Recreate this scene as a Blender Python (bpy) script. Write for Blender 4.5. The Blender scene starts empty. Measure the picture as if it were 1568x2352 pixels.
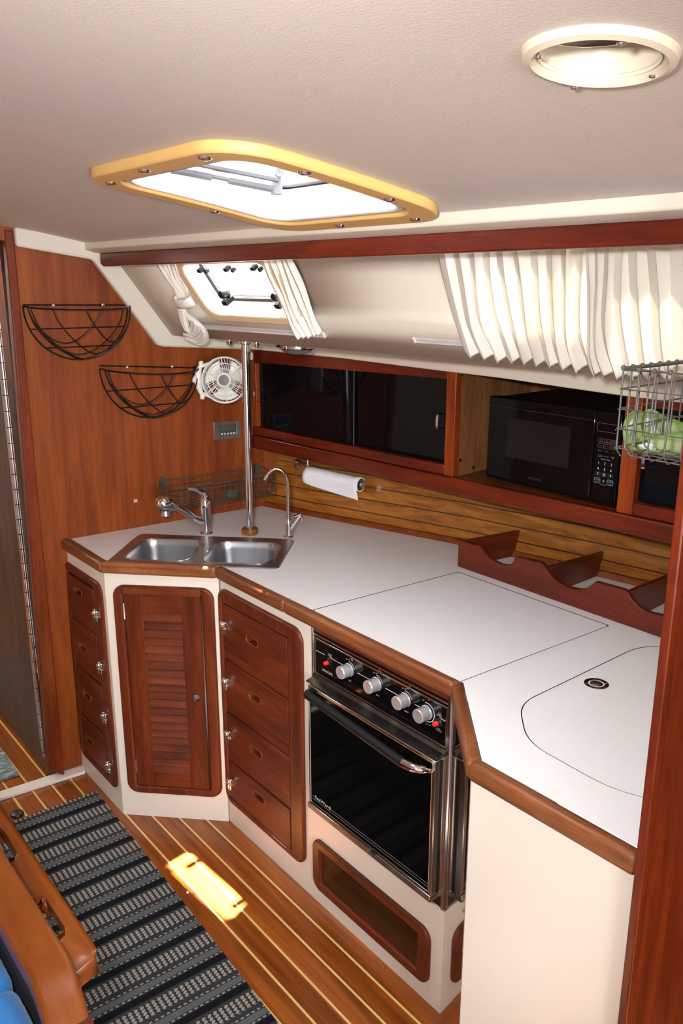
import bpy, bmesh, math, random
import numpy as np
from mathutils import Matrix, Vector

scene = bpy.context.scene
COL = scene.collection
random.seed(4)
PI = math.pi

# ------------------------------------------------------------------ camera
FPX, CX, CY, EYE = 1907.0, 784.0, 1176.0, 1.70
def _axes():
    ax, ay = -820 - CX, 643 - CY
    v = (-FPX * FPX) / ay
    nx = np.array([ax, ay, FPX]); nx /= np.linalg.norm(nx)
    nz = np.array([0.0, v, FPX]); nz /= np.linalg.norm(nz)
    X, Z = -nx, -nz
    return np.array([X, np.cross(Z, X), Z])
R = _axes()
cam_d = bpy.data.cameras.new('camera')
cam = bpy.data.objects.new('camera', cam_d); COL.objects.link(cam)
cam_d.sensor_fit = 'VERTICAL'; cam_d.sensor_height = 36.0; cam_d.sensor_width = 24.0
cam_d.lens = FPX / 2352.0 * 36.0
cam_d.clip_start = 0.02
M = Matrix.Identity(4)
for i in range(3):
    M[i][0] = R[i, 0]; M[i][1] = -R[i, 1]; M[i][2] = -R[i, 2]
M[2][3] = EYE
cam.matrix_world = M
scene.camera = cam

# ------------------------------------------------------------------ light
scene.view_settings.view_transform = 'Standard'
scene.view_settings.look = 'None'
scene.view_settings.gamma = 1.0
scene.view_settings.exposure = 0.0
try: scene.view_settings.use_curve_mapping = False
except Exception: pass
try:
    scene.cycles.max_bounces = 10; scene.cycles.diffuse_bounces = 5; scene.cycles.glossy_bounces = 5
    scene.cycles.transparent_max_bounces = 12; scene.cycles.transmission_bounces = 6
    scene.cycles.sample_clamp_indirect = 6.0
    scene.cycles.use_denoising = True
    scene.cycles.blur_glossy = 0.5
except Exception: pass

w = bpy.data.worlds.new('sky'); scene.world = w; w.use_nodes = True
bg = w.node_tree.nodes['Background']
bg.inputs[0].default_value = (0.86, 0.93, 1.0, 1); bg.inputs[1].default_value = 3.6

def area(name, loc, target, sx, sy, power, col=(1, 1, 1)):
    d = bpy.data.lights.new(name, 'AREA'); d.shape = 'RECTANGLE'; d.size = sx; d.size_y = sy
    d.energy = power; d.color = col
    o = bpy.data.objects.new(name, d); COL.objects.link(o)
    o.location = loc
    o.rotation_euler = (Vector(target) - Vector(loc)).to_track_quat('-Z', 'Y').to_euler()
    return o
SUN_DIR = Vector((0.125, -0.270, -1.68)).normalized()
sd = bpy.data.lights.new('sun', 'SUN'); sd.energy = 230.0; sd.angle = 0.012; sd.color = (1.0, 0.93, 0.80)
so = bpy.data.objects.new('sun', sd); COL.objects.link(so); so.location = (-2, 3, 6)
so.rotation_euler = SUN_DIR.to_track_quat('-Z', 'Y').to_euler()
area('companionway_daylight', (2.62, -0.35, 1.25), (-1.0, 0.6, 1.15), 1.1, 1.1, 105, (0.90, 0.95, 1.0))
area('hatch_daylight', (-1.22, 0.82, 1.99), (-1.22, 0.82, 0.0), 0.40, 0.36, 9, (0.93, 0.97, 1.0))
area('forward_hatch_daylight', (-3.9, 0.1, 1.80), (-3.9, 0.1, 0.0), 0.5, 0.5, 26, (1.0, 0.97, 0.9))
flash = area('camera_flash', (-0.10, -0.06, 1.77), (-1.75, 1.25, 0.88), 0.07, 0.05, 12.5, (1.0, 0.98, 0.96))
flash.data.spread = math.radians(100)

# ------------------------------------------------------------------ ray helpers (photo pixel -> point on a real plane)
O = np.array([0.0, 0.0, EYE])
def ray(p):
    return R @ np.array([p[0] - CX, p[1] - CY, FPX])
def unit(v):
    v = np.array(v, float); return v / np.linalg.norm(v)
def hit(p, n, pt):
    n = np.array(n, float); r = ray(p)
    t = (n @ (np.array(pt, float) - O)) / (n @ r)
    return O + t * r
def onz(p, z): return hit(p, (0, 0, 1), (0, 0, z))
def ony(p, y): return hit(p, (0, 1, 0), (0, y, 0))
def onx(p, x): return hit(p, (1, 0, 0), (x, 0, 0))
ZC, ZK = 1.9145, 0.10
def deck(y): return ZC - ZK * y * y
def ondeck(p):
    r = ray(p); a = ZK * r[1] ** 2; b = r[2]; c = EYE - ZC
    t = (-b + math.sqrt(b * b - 4 * a * c)) / (2 * a)
    return O + t * r

class Fr:
    """a face frame: a to the right, b up, c towards the viewer"""
    def __init__(s, o, ea, eb):
        s.o = np.array(o, float); s.a = unit(ea); s.b = unit(eb); s.n = unit(np.cross(s.a, s.b))
    def p(s, a, b, c=0.0): return s.o + a * s.a + b * s.b + c * s.n
    def px(s, p, c=0.0):
        q = hit(p, s.n, s.o + c * s.n) - s.o
        return (q @ s.a, q @ s.b)
    def w(s, p, c=0.0): return hit(p, s.n, s.o + c * s.n)

E1 = unit((1, 0.0757, 0)); OUT = np.array([-E1[1], E1[0], 0])
FL = Fr((-2.64, 0.935, 0), (1, 0, 0), (0, 0, 1))
FD = Fr((-2.298, 0.935, 0), (0.252, 0.25, 0), (0, 0, 1))
FRT = Fr((-2.046, 1.19, 0), (1, 0, 0), (0, 0, 1))
_bn = np.array([0.99547368, -0.07517307, -0.05814782])
_ba = unit((0.07517307, 0.99547368, 0))
FB = Fr((-2.64, 0.93, 0.0), _ba, np.cross(_bn, _ba))
FH = Fr((-2.53, 1.63, 0), E1, (0, 0, 1))
_e2 = -math.sin(math.radians(37)) * OUT + math.cos(math.radians(37)) * np.array([0, 0, 1.0])
FP = Fr((-2.5, 1.31, 1.53), E1, _e2)
FZ = Fr((0, 0, 0), (1, 0, 0), (0, 1, 0))          # plan view, c = height

# ------------------------------------------------------------------ mesh helpers
def rrect(a0, a1, b0, b1, r, n=6, sub=1):
    pts = []
    cs = [(a1 - r, b0 + r, -PI / 2), (a1 - r, b1 - r, 0), (a0 + r, b1 - r, PI / 2), (a0 + r, b0 + r, PI)]
    for k, (ca, cb, t0) in enumerate(cs):
        arc = [(ca + r * math.cos(t0 + i / n * PI / 2), cb + r * math.sin(t0 + i / n * PI / 2)) for i in range(n + 1)]
        pts += arc
        if sub > 1:
            na, nb, nt = cs[(k + 1) % 4]
            q = (na + r * math.cos(nt), nb + r * math.sin(nt)); p = arc[-1]
            pts += [(p[0] + (q[0] - p[0]) * i / sub, p[1] + (q[1] - p[1]) * i / sub) for i in range(1, sub)]
    return pts
def circ(a, b, r, n=24, rb=None):
    return [(a + r * math.cos(2 * PI * i / n), b + (rb or r) * math.sin(2 * PI * i / n)) for i in range(n)]
def smooth_path(pts, n=6, closed=False):
    P = [np.array(p, float) for p in pts]; out = []
    m = len(P)
    rng = range(m if closed else m - 1)
    for i in rng:
        g = lambda k: P[k % m] if closed else P[max(0, min(m - 1, k))]
        p0, p1, p2, p3 = g(i - 1), g(i), g(i + 1), g(i + 2)
        for j in range(n):
            t = j / n
            out.append(0.5 * ((2 * p1) + (-p0 + p2) * t + (2 * p0 - 5 * p1 + 4 * p2 - p3) * t * t + (-p0 + 3 * p1 - 3 * p2 + p3) * t ** 3))
    if not closed: out.append(P[-1])
    return out

class MB:
    def __init__(s): s.v = []; s.f = []
    def add(s, v, f):
        k = len(s.v); s.v += [tuple(map(float, p)) for p in v]; s.f += [tuple(i + k for i in q) for q in f]; return s
    def quad(s, *p): return s.add(p, [tuple(range(len(p)))])
    def prism(s, F, loop, c0, c1):
        n = len(loop)
        v = [F.p(a, b, c0) for a, b in loop] + [F.p(a, b, c1) for a, b in loop]
        f = [tuple(range(n))[::-1], tuple(range(n, 2 * n))] + [(i, (i + 1) % n, n + (i + 1) % n, n + i) for i in range(n)]
        return s.add(v, f)
    def taper(s, F, l0, c0, l1, c1):
        n = len(l0)
        v = [F.p(a, b, c0) for a, b in l0] + [F.p(a, b, c1) for a, b in l1]
        f = [tuple(range(n))[::-1], tuple(range(n, 2 * n))] + [(i, (i + 1) % n, n + (i + 1) % n, n + i) for i in range(n)]
        return s.add(v, f)
    def ring(s, F, o, i, c0, c1, fn=None):
        n = len(o); g = fn or (lambda a, b, c: F.p(a, b, c))
        v = [g(a, b, c0) for a, b in o] + [g(a, b, c0) for a, b in i] + [g(a, b, c1) for a, b in o] + [g(a, b, c1) for a, b in i]
        f = []
        for k in range(n):
            m = (k + 1) % n
            f += [(k, n + k, n + m, m), (2 * n + k, 2 * n + m, 3 * n + m, 3 * n + k), (k, m, 2 * n + m, 2 * n + k), (n + k, 3 * n + k, 3 * n + m, n + m)]
        return s.add(v, f)
    def box(s, F, a0, a1, b0, b1, c0, c1):
        return s.prism(F, [(a0, b0), (a1, b0), (a1, b1), (a0, b1)], c0, c1)
    def hexa(s, bot, top):
        n = len(bot)
        return s.add(list(bot) + list(top), [tuple(range(n))[::-1], tuple(range(n, 2 * n))] + [(i, (i + 1) % n, n + (i + 1) % n, n + i) for i in range(n)])
    def tube(s, pts, r, seg=8, closed=False, caps=True):
        P = [np.array(p, float) for p in pts]; n = len(P)
        rr = r if isinstance(r, (list, tuple)) else [r] * n
        t0 = P[1] - P[0]; t0 = unit(t0)
        up = np.array([0, 0, 1.0]) if abs(t0[2]) < 0.9 else np.array([1.0, 0, 0])
        u = unit(np.cross(t0, up)); V = []
        for i in range(n):
            if closed: t = P[(i + 1) % n] - P[i - 1]
            else: t = P[min(n - 1, i + 1)] - P[max(0, i - 1)]
            if np.linalg.norm(t) < 1e-9: t = t0
            t = unit(t); u = u - (u @ t) * t; u = unit(u); w_ = np.cross(t, u)
            for k in range(seg):
                an = 2 * PI * k / seg
                V.append(P[i] + rr[i] * (math.cos(an) * u + math.sin(an) * w_))
        f = []
        for i in range(n if closed else n - 1):
            j = (i + 1) % n
            for k in range(seg):
                m = (k + 1) % seg
                f.append((i * seg + k, i * seg + m, j * seg + m, j * seg + k))
        if caps and not closed:
            f += [tuple(range(seg))[::-1], tuple((n - 1) * seg + k for k in range(seg))]
        return s.add(V, f)
    def lathe(s, o, axis, prof, seg=24, caps=True):
        ax = unit(axis); up = np.array([0, 0, 1.0]) if abs(ax[2]) < 0.9 else np.array([1.0, 0, 0])
        u = unit(np.cross(ax, up)); w_ = np.cross(ax, u); o = np.array(o, float); V = []
        for r, h in prof:
            for k in range(seg):
                an = 2 * PI * k / seg
                V.append(o + h * ax + r * (math.cos(an) * u + math.sin(an) * w_))
        f = []
        for i in range(len(prof) - 1):
            for k in range(seg):
                m = (k + 1) % seg
                f.append((i * seg + k, i * seg + m, (i + 1) * seg + m, (i + 1) * seg + k))
        if caps:
            f += [tuple(range(seg))[::-1], tuple((len(prof) - 1) * seg + k for k in range(seg))]
        return s.add(V, f)
    def grid(s, fn, nu, nv, closed_u=False):
        V = [fn(i / nu, j / nv) for j in range(nv + 1) for i in range(nu if closed_u else nu + 1)]
        w_ = nu if closed_u else nu + 1; f = []
        for j in range(nv):
            for i in range(nu):
                a = j * w_ + i; b = j * w_ + (i + 1) % w_
                f.append((a, b, b + w_, a + w_))
        return s.add(V, f)
    def ball(s, c, r, seg=12, sc=(1, 1, 1)):
        c = np.array(c, float); n = seg // 2
        return s.grid(lambda u, v: c + r * np.array([sc[0] * math.cos(2 * PI * u) * math.sin(PI * v), sc[1] * math.sin(2 * PI * u) * math.sin(PI * v), sc[2] * math.cos(PI * v)]), seg, n, True)
    def fill(s, F, outer, holes, c=0.0, cuts=None, fn=None):
        """flat sheet with holes; cuts = b values along which it is divided, fn lifts it"""
        bm = bmesh.new(); ed = []
        for lp in [outer] + holes:
            vs = [bm.verts.new((a, b, 0)) for a, b in lp]
            ed += [bm.edges.new((vs[i], vs[(i + 1) % len(vs)])) for i in range(len(vs))]
        bmesh.ops.triangle_fill(bm, edges=ed, use_beauty=True, use_dissolve=False)
        for b in cuts or []:
            bmesh.ops.bisect_plane(bm, geom=bm.verts[:] + bm.edges[:] + bm.faces[:], plane_co=(0, b, 0), plane_no=(0, 1, 0))
        bm.verts.index_update()
        g = fn or (lambda a, b: F.p(a, b, c))
        s.add([g(v.co.x, v.co.y) for v in bm.verts], [tuple(v.index for v in f.verts) for f in bm.faces])
        bm.free(); return s
    def build(s, name, mat, parent=None, bevel=0, smooth=True, solid=0, ang=35, kind=None, seg=2, weld=False):
        off = np.zeros(3)
        if parent is not None:
            rt = parent
            while rt.parent: rt = rt.parent
            off = np.array(rt.location)
        elif s.v:
            a = np.array(s.v); off = np.array([(a[:, 0].min() + a[:, 0].max()) / 2, (a[:, 1].min() + a[:, 1].max()) / 2, a[:, 2].min()])
            if name.startswith(('floor', 'ceiling', 'wall')): off = np.zeros(3)
        me = bpy.data.meshes.new(name)
        me.from_pydata([tuple(np.array(p) - off) for p in s.v], [], s.f)
        bm = bmesh.new(); bm.from_mesh(me)
        if weld: bmesh.ops.remove_doubles(bm, verts=bm.verts[:], dist=1e-5)
        bmesh.ops.recalc_face_normals(bm, faces=bm.faces[:]); bm.to_mesh(me); bm.free()
        me.materials.append(mat)
        if smooth:
            me.polygons.foreach_set('use_smooth', [True] * len(me.polygons))
            try: me.set_sharp_from_angle(angle=math.radians(ang))
            except Exception: pass
        o = bpy.data.objects.new(name, me); COL.objects.link(o)
        if parent is not None: o.parent = parent
        else: o.location = off
        if bevel:
            m = o.modifiers.new('bevel', 'BEVEL'); m.width = bevel; m.segments = seg; m.limit_method = 'ANGLE'; m.angle_limit = math.radians(38); m.harden_normals = False
        if solid:
            m = o.modifiers.new('thickness', 'SOLIDIFY'); m.thickness = abs(solid); m.offset = 0 if solid > 0 else 1
        if kind: o['kind'] = kind
        return o

def thing(name, label, cat, loc, group=None, kind=None):
    o = bpy.data.objects.new(name, None); COL.objects.link(o)
    o.empty_display_size = 0.05; o.location = tuple(map(float, loc))
    return tag(o, label, cat, group, kind)
def tag(o, label, cat, group=None, kind=None):
    if label: o['label'] = label
    if cat: o['category'] = cat
    if group: o['group'] = group
    if kind: o['kind'] = kind
    return o

def text_mesh(mb, F, body, a, b, h, c=0.0005, align='CENTER', squash=1.0, depth=0.0):
    cu = bpy.data.curves.new('lettering', 'FONT'); cu.body = body; cu.size = 1.0; cu.align_x = align; cu.align_y = 'CENTER'; cu.resolution_u = 2
    ob = bpy.data.objects.new('lettering', cu); COL.objects.link(ob)
    dg = bpy.context.evaluated_depsgraph_get(); dg.update()
    me = bpy.data.meshes.new_from_object(ob.evaluated_get(dg))
    k = h / 0.70
    mb.add([F.p(a + v.co.x * k * squash, b + v.co.y * k, c) for v in me.vertices], [tuple(p.vertices) for p in me.polygons])
    bpy.data.objects.remove(ob); bpy.data.curves.remove(cu); bpy.data.meshes.remove(me)

# ------------------------------------------------------------------ materials
def srgb(r, g, b):
    f = lambda c: (c / 255) / 12.92 if c / 255 <= 0.04045 else ((c / 255 + 0.055) / 1.055) ** 2.4
    return (f(r), f(g), f(b), 1)
class NT:
    def __init__(s, name):
        s.m = bpy.data.materials.new(name); s.m.use_nodes = True
        s.t = s.m.node_tree; s.b = s.t.nodes['Principled BSDF']; s.out = s.t.nodes['Material Output']
    def n(s, kind, **kw):
        x = s.t.nodes.new(kind)
        for k, v in kw.items():
            if k.startswith('i_'):
                key = k[2:]
                x.inputs[int(key) if key.isdigit() else key.replace('_', ' ')].default_value = v
            else: setattr(x, k, v)
        return x
    def l(s, a, b): s.t.links.new(a, b)
    def mix(s, fac, a, b, mode='MIX'):
        x = s.n('ShaderNodeMix', data_type='RGBA', blend_type=mode)
        for sock, val in ((x.inputs[0], fac), (x.inputs[6], a), (x.inputs[7], b)):
            if hasattr(val, 'links'): s.l(val, sock)
            else: sock.default_value = val
        return x.outputs[2]
    def math(s, op, a, b=None, c=None):
        x = s.n('ShaderNodeMath', operation=op)
        for i, val in enumerate((a, b, c)):
            if val is None: continue
            if hasattr(val, 'links'): s.l(val, x.inputs[i])
            else: x.inputs[i].default_value = val
        return x.outputs[0]
    def ramp(s, fac, stops):
        x = s.n('ShaderNodeValToRGB'); e = x.color_ramp.elements
        while len(e) < len(stops): e.new(0.5)
        for q, (p, c) in zip(e, stops): q.position = p; q.color = c
        s.l(fac, x.inputs[0]); return x.outputs[0]
    def coords(s, scale=(1, 1, 1), rot=(0, 0, 0)):
        tc = s.n('ShaderNodeTexCoord'); mp = s.n('ShaderNodeMapping')
        mp.inputs['Scale'].default_value = scale; mp.inputs['Rotation'].default_value = rot
        s.l(tc.outputs['Object'], mp.inputs[0]); return mp.outputs[0]
    def noise(s, vec, scale=1.0, detail=4.0, rough=0.55, dist=0.0):
        x = s.n('ShaderNodeTexNoise'); x.inputs['Scale'].default_value = scale; x.inputs['Detail'].default_value = detail
        x.inputs['Roughness'].default_value = rough; x.inputs['Distortion'].default_value = dist
        s.l(vec, x.inputs['Vector']); return x.outputs[0]
    def bump(s, h, strength=0.2, dist=0.002):
        x = s.n('ShaderNodeBump'); x.inputs['Strength'].default_value = strength; x.inputs['Distance'].default_value = dist
        s.l(h, x.inputs['Height']); s.l(x.outputs[0], s.b.inputs['Normal'])
    def set(s, **kw):
        for k, v in kw.items():
            key = k.replace('_', ' ')
            if hasattr(v, 'links'): s.l(v, s.b.inputs[key])
            else: s.b.inputs[key].default_value = v
        return s

def plain(name, col, rough=0.5, metal=0.0, coat=0.0, bump=None, spec=0.5):
    t = NT(name); t.set(Base_Color=col, Roughness=rough, Metallic=metal, Coat_Weight=coat, Specular_IOR_Level=spec)
    if bump: t.bump(t.noise(t.coords(), bump[0], 3.0), bump[1], bump[2] if len(bump) > 2 else 0.001)
    return t.m

def wood(name, dark, mid, light, grain='x', rot=0.0, rough=0.38, coat=0.15, fine=1.0, bump=0.08, figure=0.0, rnd=0.0, pores=0.6, lng=2.2):
    t = NT(name)
    L, C = lng, 30.0 * fine
    sc = {'x': (L, C, C), 'y': (C, L, C), 'z': (C, C, L)}[grain]
    if rot: 
        tc = t.n('ShaderNodeTexCoord'); m1 = t.n('ShaderNodeMapping'); m1.inputs['Rotation'].default_value = (0, 0, -rot)
        t.l(tc.outputs['Object'], m1.inputs[0]); m2 = t.n('ShaderNodeMapping'); m2.inputs['Scale'].default_value = sc
        t.l(m1.outputs[0], m2.inputs[0]); v = m2.outputs[0]
    else: v = t.coords(sc)
    a = t.noise(v, 1.0, 5.0, 0.6, 0.4 + figure)
    sc2 = tuple(q * (0.22 if q > 5 else 0.6) for q in sc)
    v2 = t.coords(sc2)
    b2 = t.noise(v2, 1.0, 3.0, 0.5, 0.8)
    fac = t.math('ADD', t.math('MULTIPLY', a, 0.6), t.math('MULTIPLY', b2, 0.4))
    col = t.ramp(fac, [(0.32, dark), (0.5, mid), (0.70, light)])
    sc3 = tuple(q * (6 if q > 5 else 9) for q in sc)
    p = t.noise(t.coords(sc3), 1.0, 2.0, 0.5)
    pore = t.ramp(p, [(0.36, (0.62, 0.58, 0.55, 1)), (0.50, (1, 1, 1, 1))])
    col = t.mix(pores, col, pore, 'MULTIPLY')
    if rnd:
        oi = t.n('ShaderNodeObjectInfo'); hv = t.n('ShaderNodeHueSaturation'); t.l(col, hv.inputs['Color'])
        t.l(t.math('ADD', t.math('MULTIPLY', oi.outputs['Random'], rnd), 1.0 - rnd / 2), hv.inputs['Value']); col = hv.outputs[0]
    t.set(Base_Color=col, Roughness=rough, Coat_Weight=coat * 0.7, Coat_Roughness=0.25, Specular_IOR_Level=0.32)
    t.bump(p, bump, 0.0006)
    return t.m

teak_wall = wood('bulkhead_teak_veneer', srgb(97, 40, 10), srgb(130, 60, 18), srgb(154, 80, 28), 'z', rough=0.42, coat=0.1, fine=1.0, pores=0.35, lng=1.1)
mahog_x = wood('mahogany_long_grain', srgb(66, 18, 7), srgb(98, 30, 11), srgb(122, 46, 18), 'x', rough=0.30, coat=0.35)
mahog_z = wood('mahogany_upright_grain', srgb(88, 30, 8), srgb(134, 54, 15), srgb(160, 74, 24), 'z', rough=0.32, coat=0.3)
drawer_x = wood('drawer_wood', srgb(62, 22, 9), srgb(98, 38, 15), srgb(128, 60, 26), 'x', rough=0.44, coat=0.10)
drawer_d = wood('door_rail_wood', srgb(64, 24, 10), srgb(100, 42, 17), srgb(130, 64, 28), 'x', rot=PI / 4, rough=0.44, coat=0.10)
drawer_z = wood('door_stile_wood', srgb(62, 22, 9), srgb(96, 38, 15), srgb(126, 60, 26), 'z', rough=0.44, coat=0.10)
louvre_m = wood('louvre_wood', srgb(62, 24, 10), srgb(100, 42, 18), srgb(132, 66, 31), 'x', rot=PI / 4, rough=0.44, coat=0.1, rnd=0.55)
trim_x = wood('worn_teak_edge', srgb(81, 41, 21), srgb(124, 72, 40), srgb(159, 102, 63), 'x', rough=0.42, coat=0.12, fine=1.4)
trim_d = wood('worn_teak_edge_angled', srgb(85, 45, 23), srgb(129, 77, 43), srgb(166, 110, 71), 'x', rot=PI / 4, rough=0.42, coat=0.12, fine=1.4)
stile_m = wood('door_post_wood', srgb(78, 26, 9), srgb(112, 44, 15), srgb(136, 62, 23), 'z', rough=0.35, coat=0.25)
veneer = wood('locker_veneer', srgb(93, 57, 31), srgb(127, 83, 48), srgb(152, 106, 67), 'z', rough=0.5, coat=0.0, fine=1.3)
rail_m = wood('honey_teak', srgb(136, 58, 10), srgb(186, 92, 21), srgb(214, 128, 40), 'x', rough=0.25, coat=0.5, fine=0.8)
amber = wood('varnished_amber_teak', srgb(82, 36, 9), srgb(112, 54, 14), srgb(138, 78, 26), 'x', rough=0.3, coat=0.35, fine=0.45, bump=0.02, pores=0.25)
cove_m = wood('cove_wood', srgb(92, 36, 9), srgb(124, 56, 15), srgb(148, 78, 26), 'x', rough=0.4)
inner_m = wood('locker_inside_wood', srgb(60, 32, 15), srgb(88, 50, 24), srgb(110, 68, 34), 'x', rough=0.5, coat=0.0)
part_m = wood('partition_wood', srgb(64, 18, 4), srgb(100, 34, 8), srgb(128, 52, 14), 'z', rough=0.36, coat=0.2)
door_m = wood('cabin_door_veneer', srgb(63, 45, 33), srgb(88, 67, 51), srgb(108, 85, 70), 'z', rough=0.5, coat=0.0, fine=1.2)
collar_m = wood('turned_wood', srgb(84, 44, 14), srgb(124, 72, 26), srgb(150, 96, 40), 'x', rough=0.4)

def gelcoat(name, c, rough=0.35, bump=(420, 0.05)):
    t = NT(name)
    n = t.noise(t.coords(), 2.2, 3.0)
    col = t.mix(t.math('MULTIPLY', n, 0.25), c, tuple(x * 0.86 for x in c[:3]) + (1,))
    t.set(Base_Color=col, Roughness=rough, Specular_IOR_Level=0.4)
    t.bump(t.noise(t.coords(), bump[0], 2.0), bump[1], 0.0008)
    return t.m
white_gel = gelcoat('white_gelcoat', srgb(226, 217, 205), 0.33, (60, 0.02))
cream_gel = gelcoat('cream_gelcoat', srgb(220, 212, 197), 0.5, (260, 0.18))
panel_gel = gelcoat('cabin_side_vinyl', srgb(214, 206, 192), 0.55, (330, 0.25))
ceil_m = gelcoat('headliner_vinyl', srgb(202, 195, 187), 0.6, (300, 0.35))
laminate = None
def lam(name, c):
    t = NT(name)
    n = t.noise(t.coords(), 5.0, 4.0, 0.6)
    st = t.ramp(t.noise(t.coords((1, 1, 1)), 9.0, 5.0, 0.7, 0.6), [(0.68, (1, 1, 1, 1)), (0.80, (0.90, 0.85, 0.80, 1))])
    col = t.mix(1.0, t.mix(t.math('MULTIPLY', n, 0.3), c, tuple(x * 0.92 for x in c[:3]) + (1,)), st, 'MULTIPLY')
    t.set(Base_Color=col, Roughness=t.math('ADD', t.math('MULTIPLY', n, 0.12), 0.24), Specular_IOR_Level=0.5)
    return t.m
laminate = lam('white_laminate', srgb(230, 227, 228))

t = NT('teak_and_holly_floor')
tc = t.n('ShaderNodeTexCoord'); sep = t.n('ShaderNodeSeparateXYZ'); t.l(tc.outputs['Object'], sep.inputs[0])
u = t.math('DIVIDE', t.math('ADD', sep.outputs[1], -0.940 + 0.0643 * 100.5), 0.0643)
fr = t.math('FRACT', u)
line = t.math('LESS_THAN', t.math('ABSOLUTE', t.math('SUBTRACT', fr, 0.5)), 0.050)
plank = t.math('FLOOR', t.math('ADD', u, 0.5))
wn = t.n('ShaderNodeTexWhiteNoise', noise_dimensions='1D'); t.l(plank, wn.inputs['W'])
g = t.noise(t.coords((2.5, 42, 10)), 1.0, 5.0, 0.6, 0.5)
col = t.ramp(g, [(0.32, srgb(104, 48, 12)), (0.52, srgb(142, 72, 20)), (0.72, srgb(168, 96, 36))])
hv = t.n('ShaderNodeHueSaturation'); t.l(col, hv.inputs['Color']); t.l(t.math('ADD', t.math('MULTIPLY', wn.outputs[0], 0.25), 0.86), hv.inputs['Value'])
wear = t.ramp(t.noise(t.coords((6, 14, 5)), 1.0, 4.0, 0.6), [(0.62, (1, 1, 1, 1)), (0.76, (0.72, 0.66, 0.62, 1))])
col = t.mix(1.0, hv.outputs[0], wear, 'MULTIPLY')
col = t.mix(line, col, srgb(222, 186, 118))
t.set(Base_Color=col, Roughness=0.30, Coat_Weight=0.25, Coat_Roughness=0.2); t.bump(g, 0.04, 0.0005)
floor_m = t.m

t = NT('plank_lining')
tc = t.n('ShaderNodeTexCoord'); sep = t.n('ShaderNodeSeparateXYZ'); t.l(tc.outputs['Object'], sep.inputs[0])
u = t.math('DIVIDE', t.math('ADD', sep.outputs[2], 0.008), 0.0415)
fr = t.math('FRACT', u)
ln = t.math('LESS_THAN', t.math('ABSOLUTE', t.math('SUBTRACT', fr, 0.5)), 0.042)
pk = t.math('FLOOR', t.math('ADD', u, 0.5)); wn = t.n('ShaderNodeTexWhiteNoise', noise_dimensions='1D'); t.l(pk, wn.inputs['W'])
off = t.n('ShaderNodeCombineXYZ'); t.l(t.math('MULTIPLY', wn.outputs[0], 7.0), off.inputs[0])
vv = t.n('ShaderNodeVectorMath', operation='ADD'); t.l(t.coords((3.2, 20, 46)), vv.inputs[0]); t.l(off.outputs[0], vv.inputs[1])
g = t.noise(vv.outputs[0], 1.0, 4.0, 0.6, 1.1)
col = t.ramp(g, [(0.3, srgb(112, 62, 14)), (0.5, srgb(152, 92, 28)), (0.72, srgb(178, 118, 46))])
col = t.mix(ln, col, srgb(52, 30, 14))
t.set(Base_Color=col, Roughness=0.36, Coat_Weight=0.2, Coat_Roughness=0.25)
t.bump(t.math('SUBTRACT', 1.0, ln), 0.5, 0.002)
plank_m = t.m

t = NT('runner_weave')
tc = t.n('ShaderNodeTexCoord'); mp = t.n('ShaderNodeMapping'); mp.inputs['Rotation'].default_value = (0, 0, 0.038)
t.l(tc.outputs['Object'], mp.inputs[0]); sep = t.n('ShaderNodeSeparateXYZ'); t.l(mp.outputs[0], sep.inputs[0])
X, Y = sep.outputs[0], sep.outputs[1]
ph = t.math('FRACT', t.math('DIVIDE', t.math('ADD', X, 20.0), 0.1185))
def band(lo, hi): return t.math('MULTIPLY', t.math('GREATER_THAN', ph, lo), t.math('LESS_THAN', ph, hi))
colw = t.math('FRACT', t.math('DIVIDE', Y, 0.0150))
rowp = t.math('FRACT', t.math('DIVIDE', t.math('ADD', X, t.math('MULTIPLY', t.math('SUBTRACT', colw, 0.5), 0.005)), 0.0098))
dx2 = t.math('POWER', t.math('DIVIDE', t.math('SUBTRACT', colw, 0.5), 0.34), 2.0)
dy2 = t.math('POWER', t.math('DIVIDE', t.math('SUBTRACT', rowp, 0.5), 0.44), 2.0)
tuft = t.math('LESS_THAN', t.math('ADD', dx2, dy2), 1.0); rowm = 1.0
half = t.math('ABSOLUTE', t.math('SUBTRACT', t.math('FRACT', t.math('DIVIDE', Y, 0.0131)), 0.5))
sp = t.noise(t.coords((1, 1, 1)), 420, 2.0)
spk = t.math('MULTIPLY', sp, 0.9)
pale = t.mix(spk, srgb(182, 174, 162), srgb(106, 102, 98))
base = t.mix(spk, srgb(26, 27, 30), srgb(70, 72, 74))
grey = t.mix(spk, srgb(76, 80, 82), srgb(104, 108, 108))
blk = srgb(20, 21, 25)
dash = t.math('LESS_THAN', t.math('ABSOLUTE', t.math('SUBTRACT', t.math('FRACT', t.math('DIVIDE', Y, 0.0150)), 0.5)), 0.26)
c = base
c = t.mix(t.math('MULTIPLY', band(0.0, 0.36), t.math('MULTIPLY', tuft, rowm)), c, pale)
c = t.mix(t.math('MULTIPLY', band(0.47, 0.505), dash), c, srgb(150, 146, 138))
c = t.mix(band(0.53, 0.68), c, grey)
c = t.mix(t.math('MULTIPLY', band(0.70, 0.735), dash), c, srgb(150, 146, 138))
c = t.mix(band(0.76, 0.93), c, blk)
t.set(Base_Color=c, Roughness=0.95, Specular_IOR_Level=0.1)
t.bump(t.math('ADD', sp, t.math('MULTIPLY', tuft, 0.6)), 0.6, 0.002)
rug_m = t.m

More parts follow.
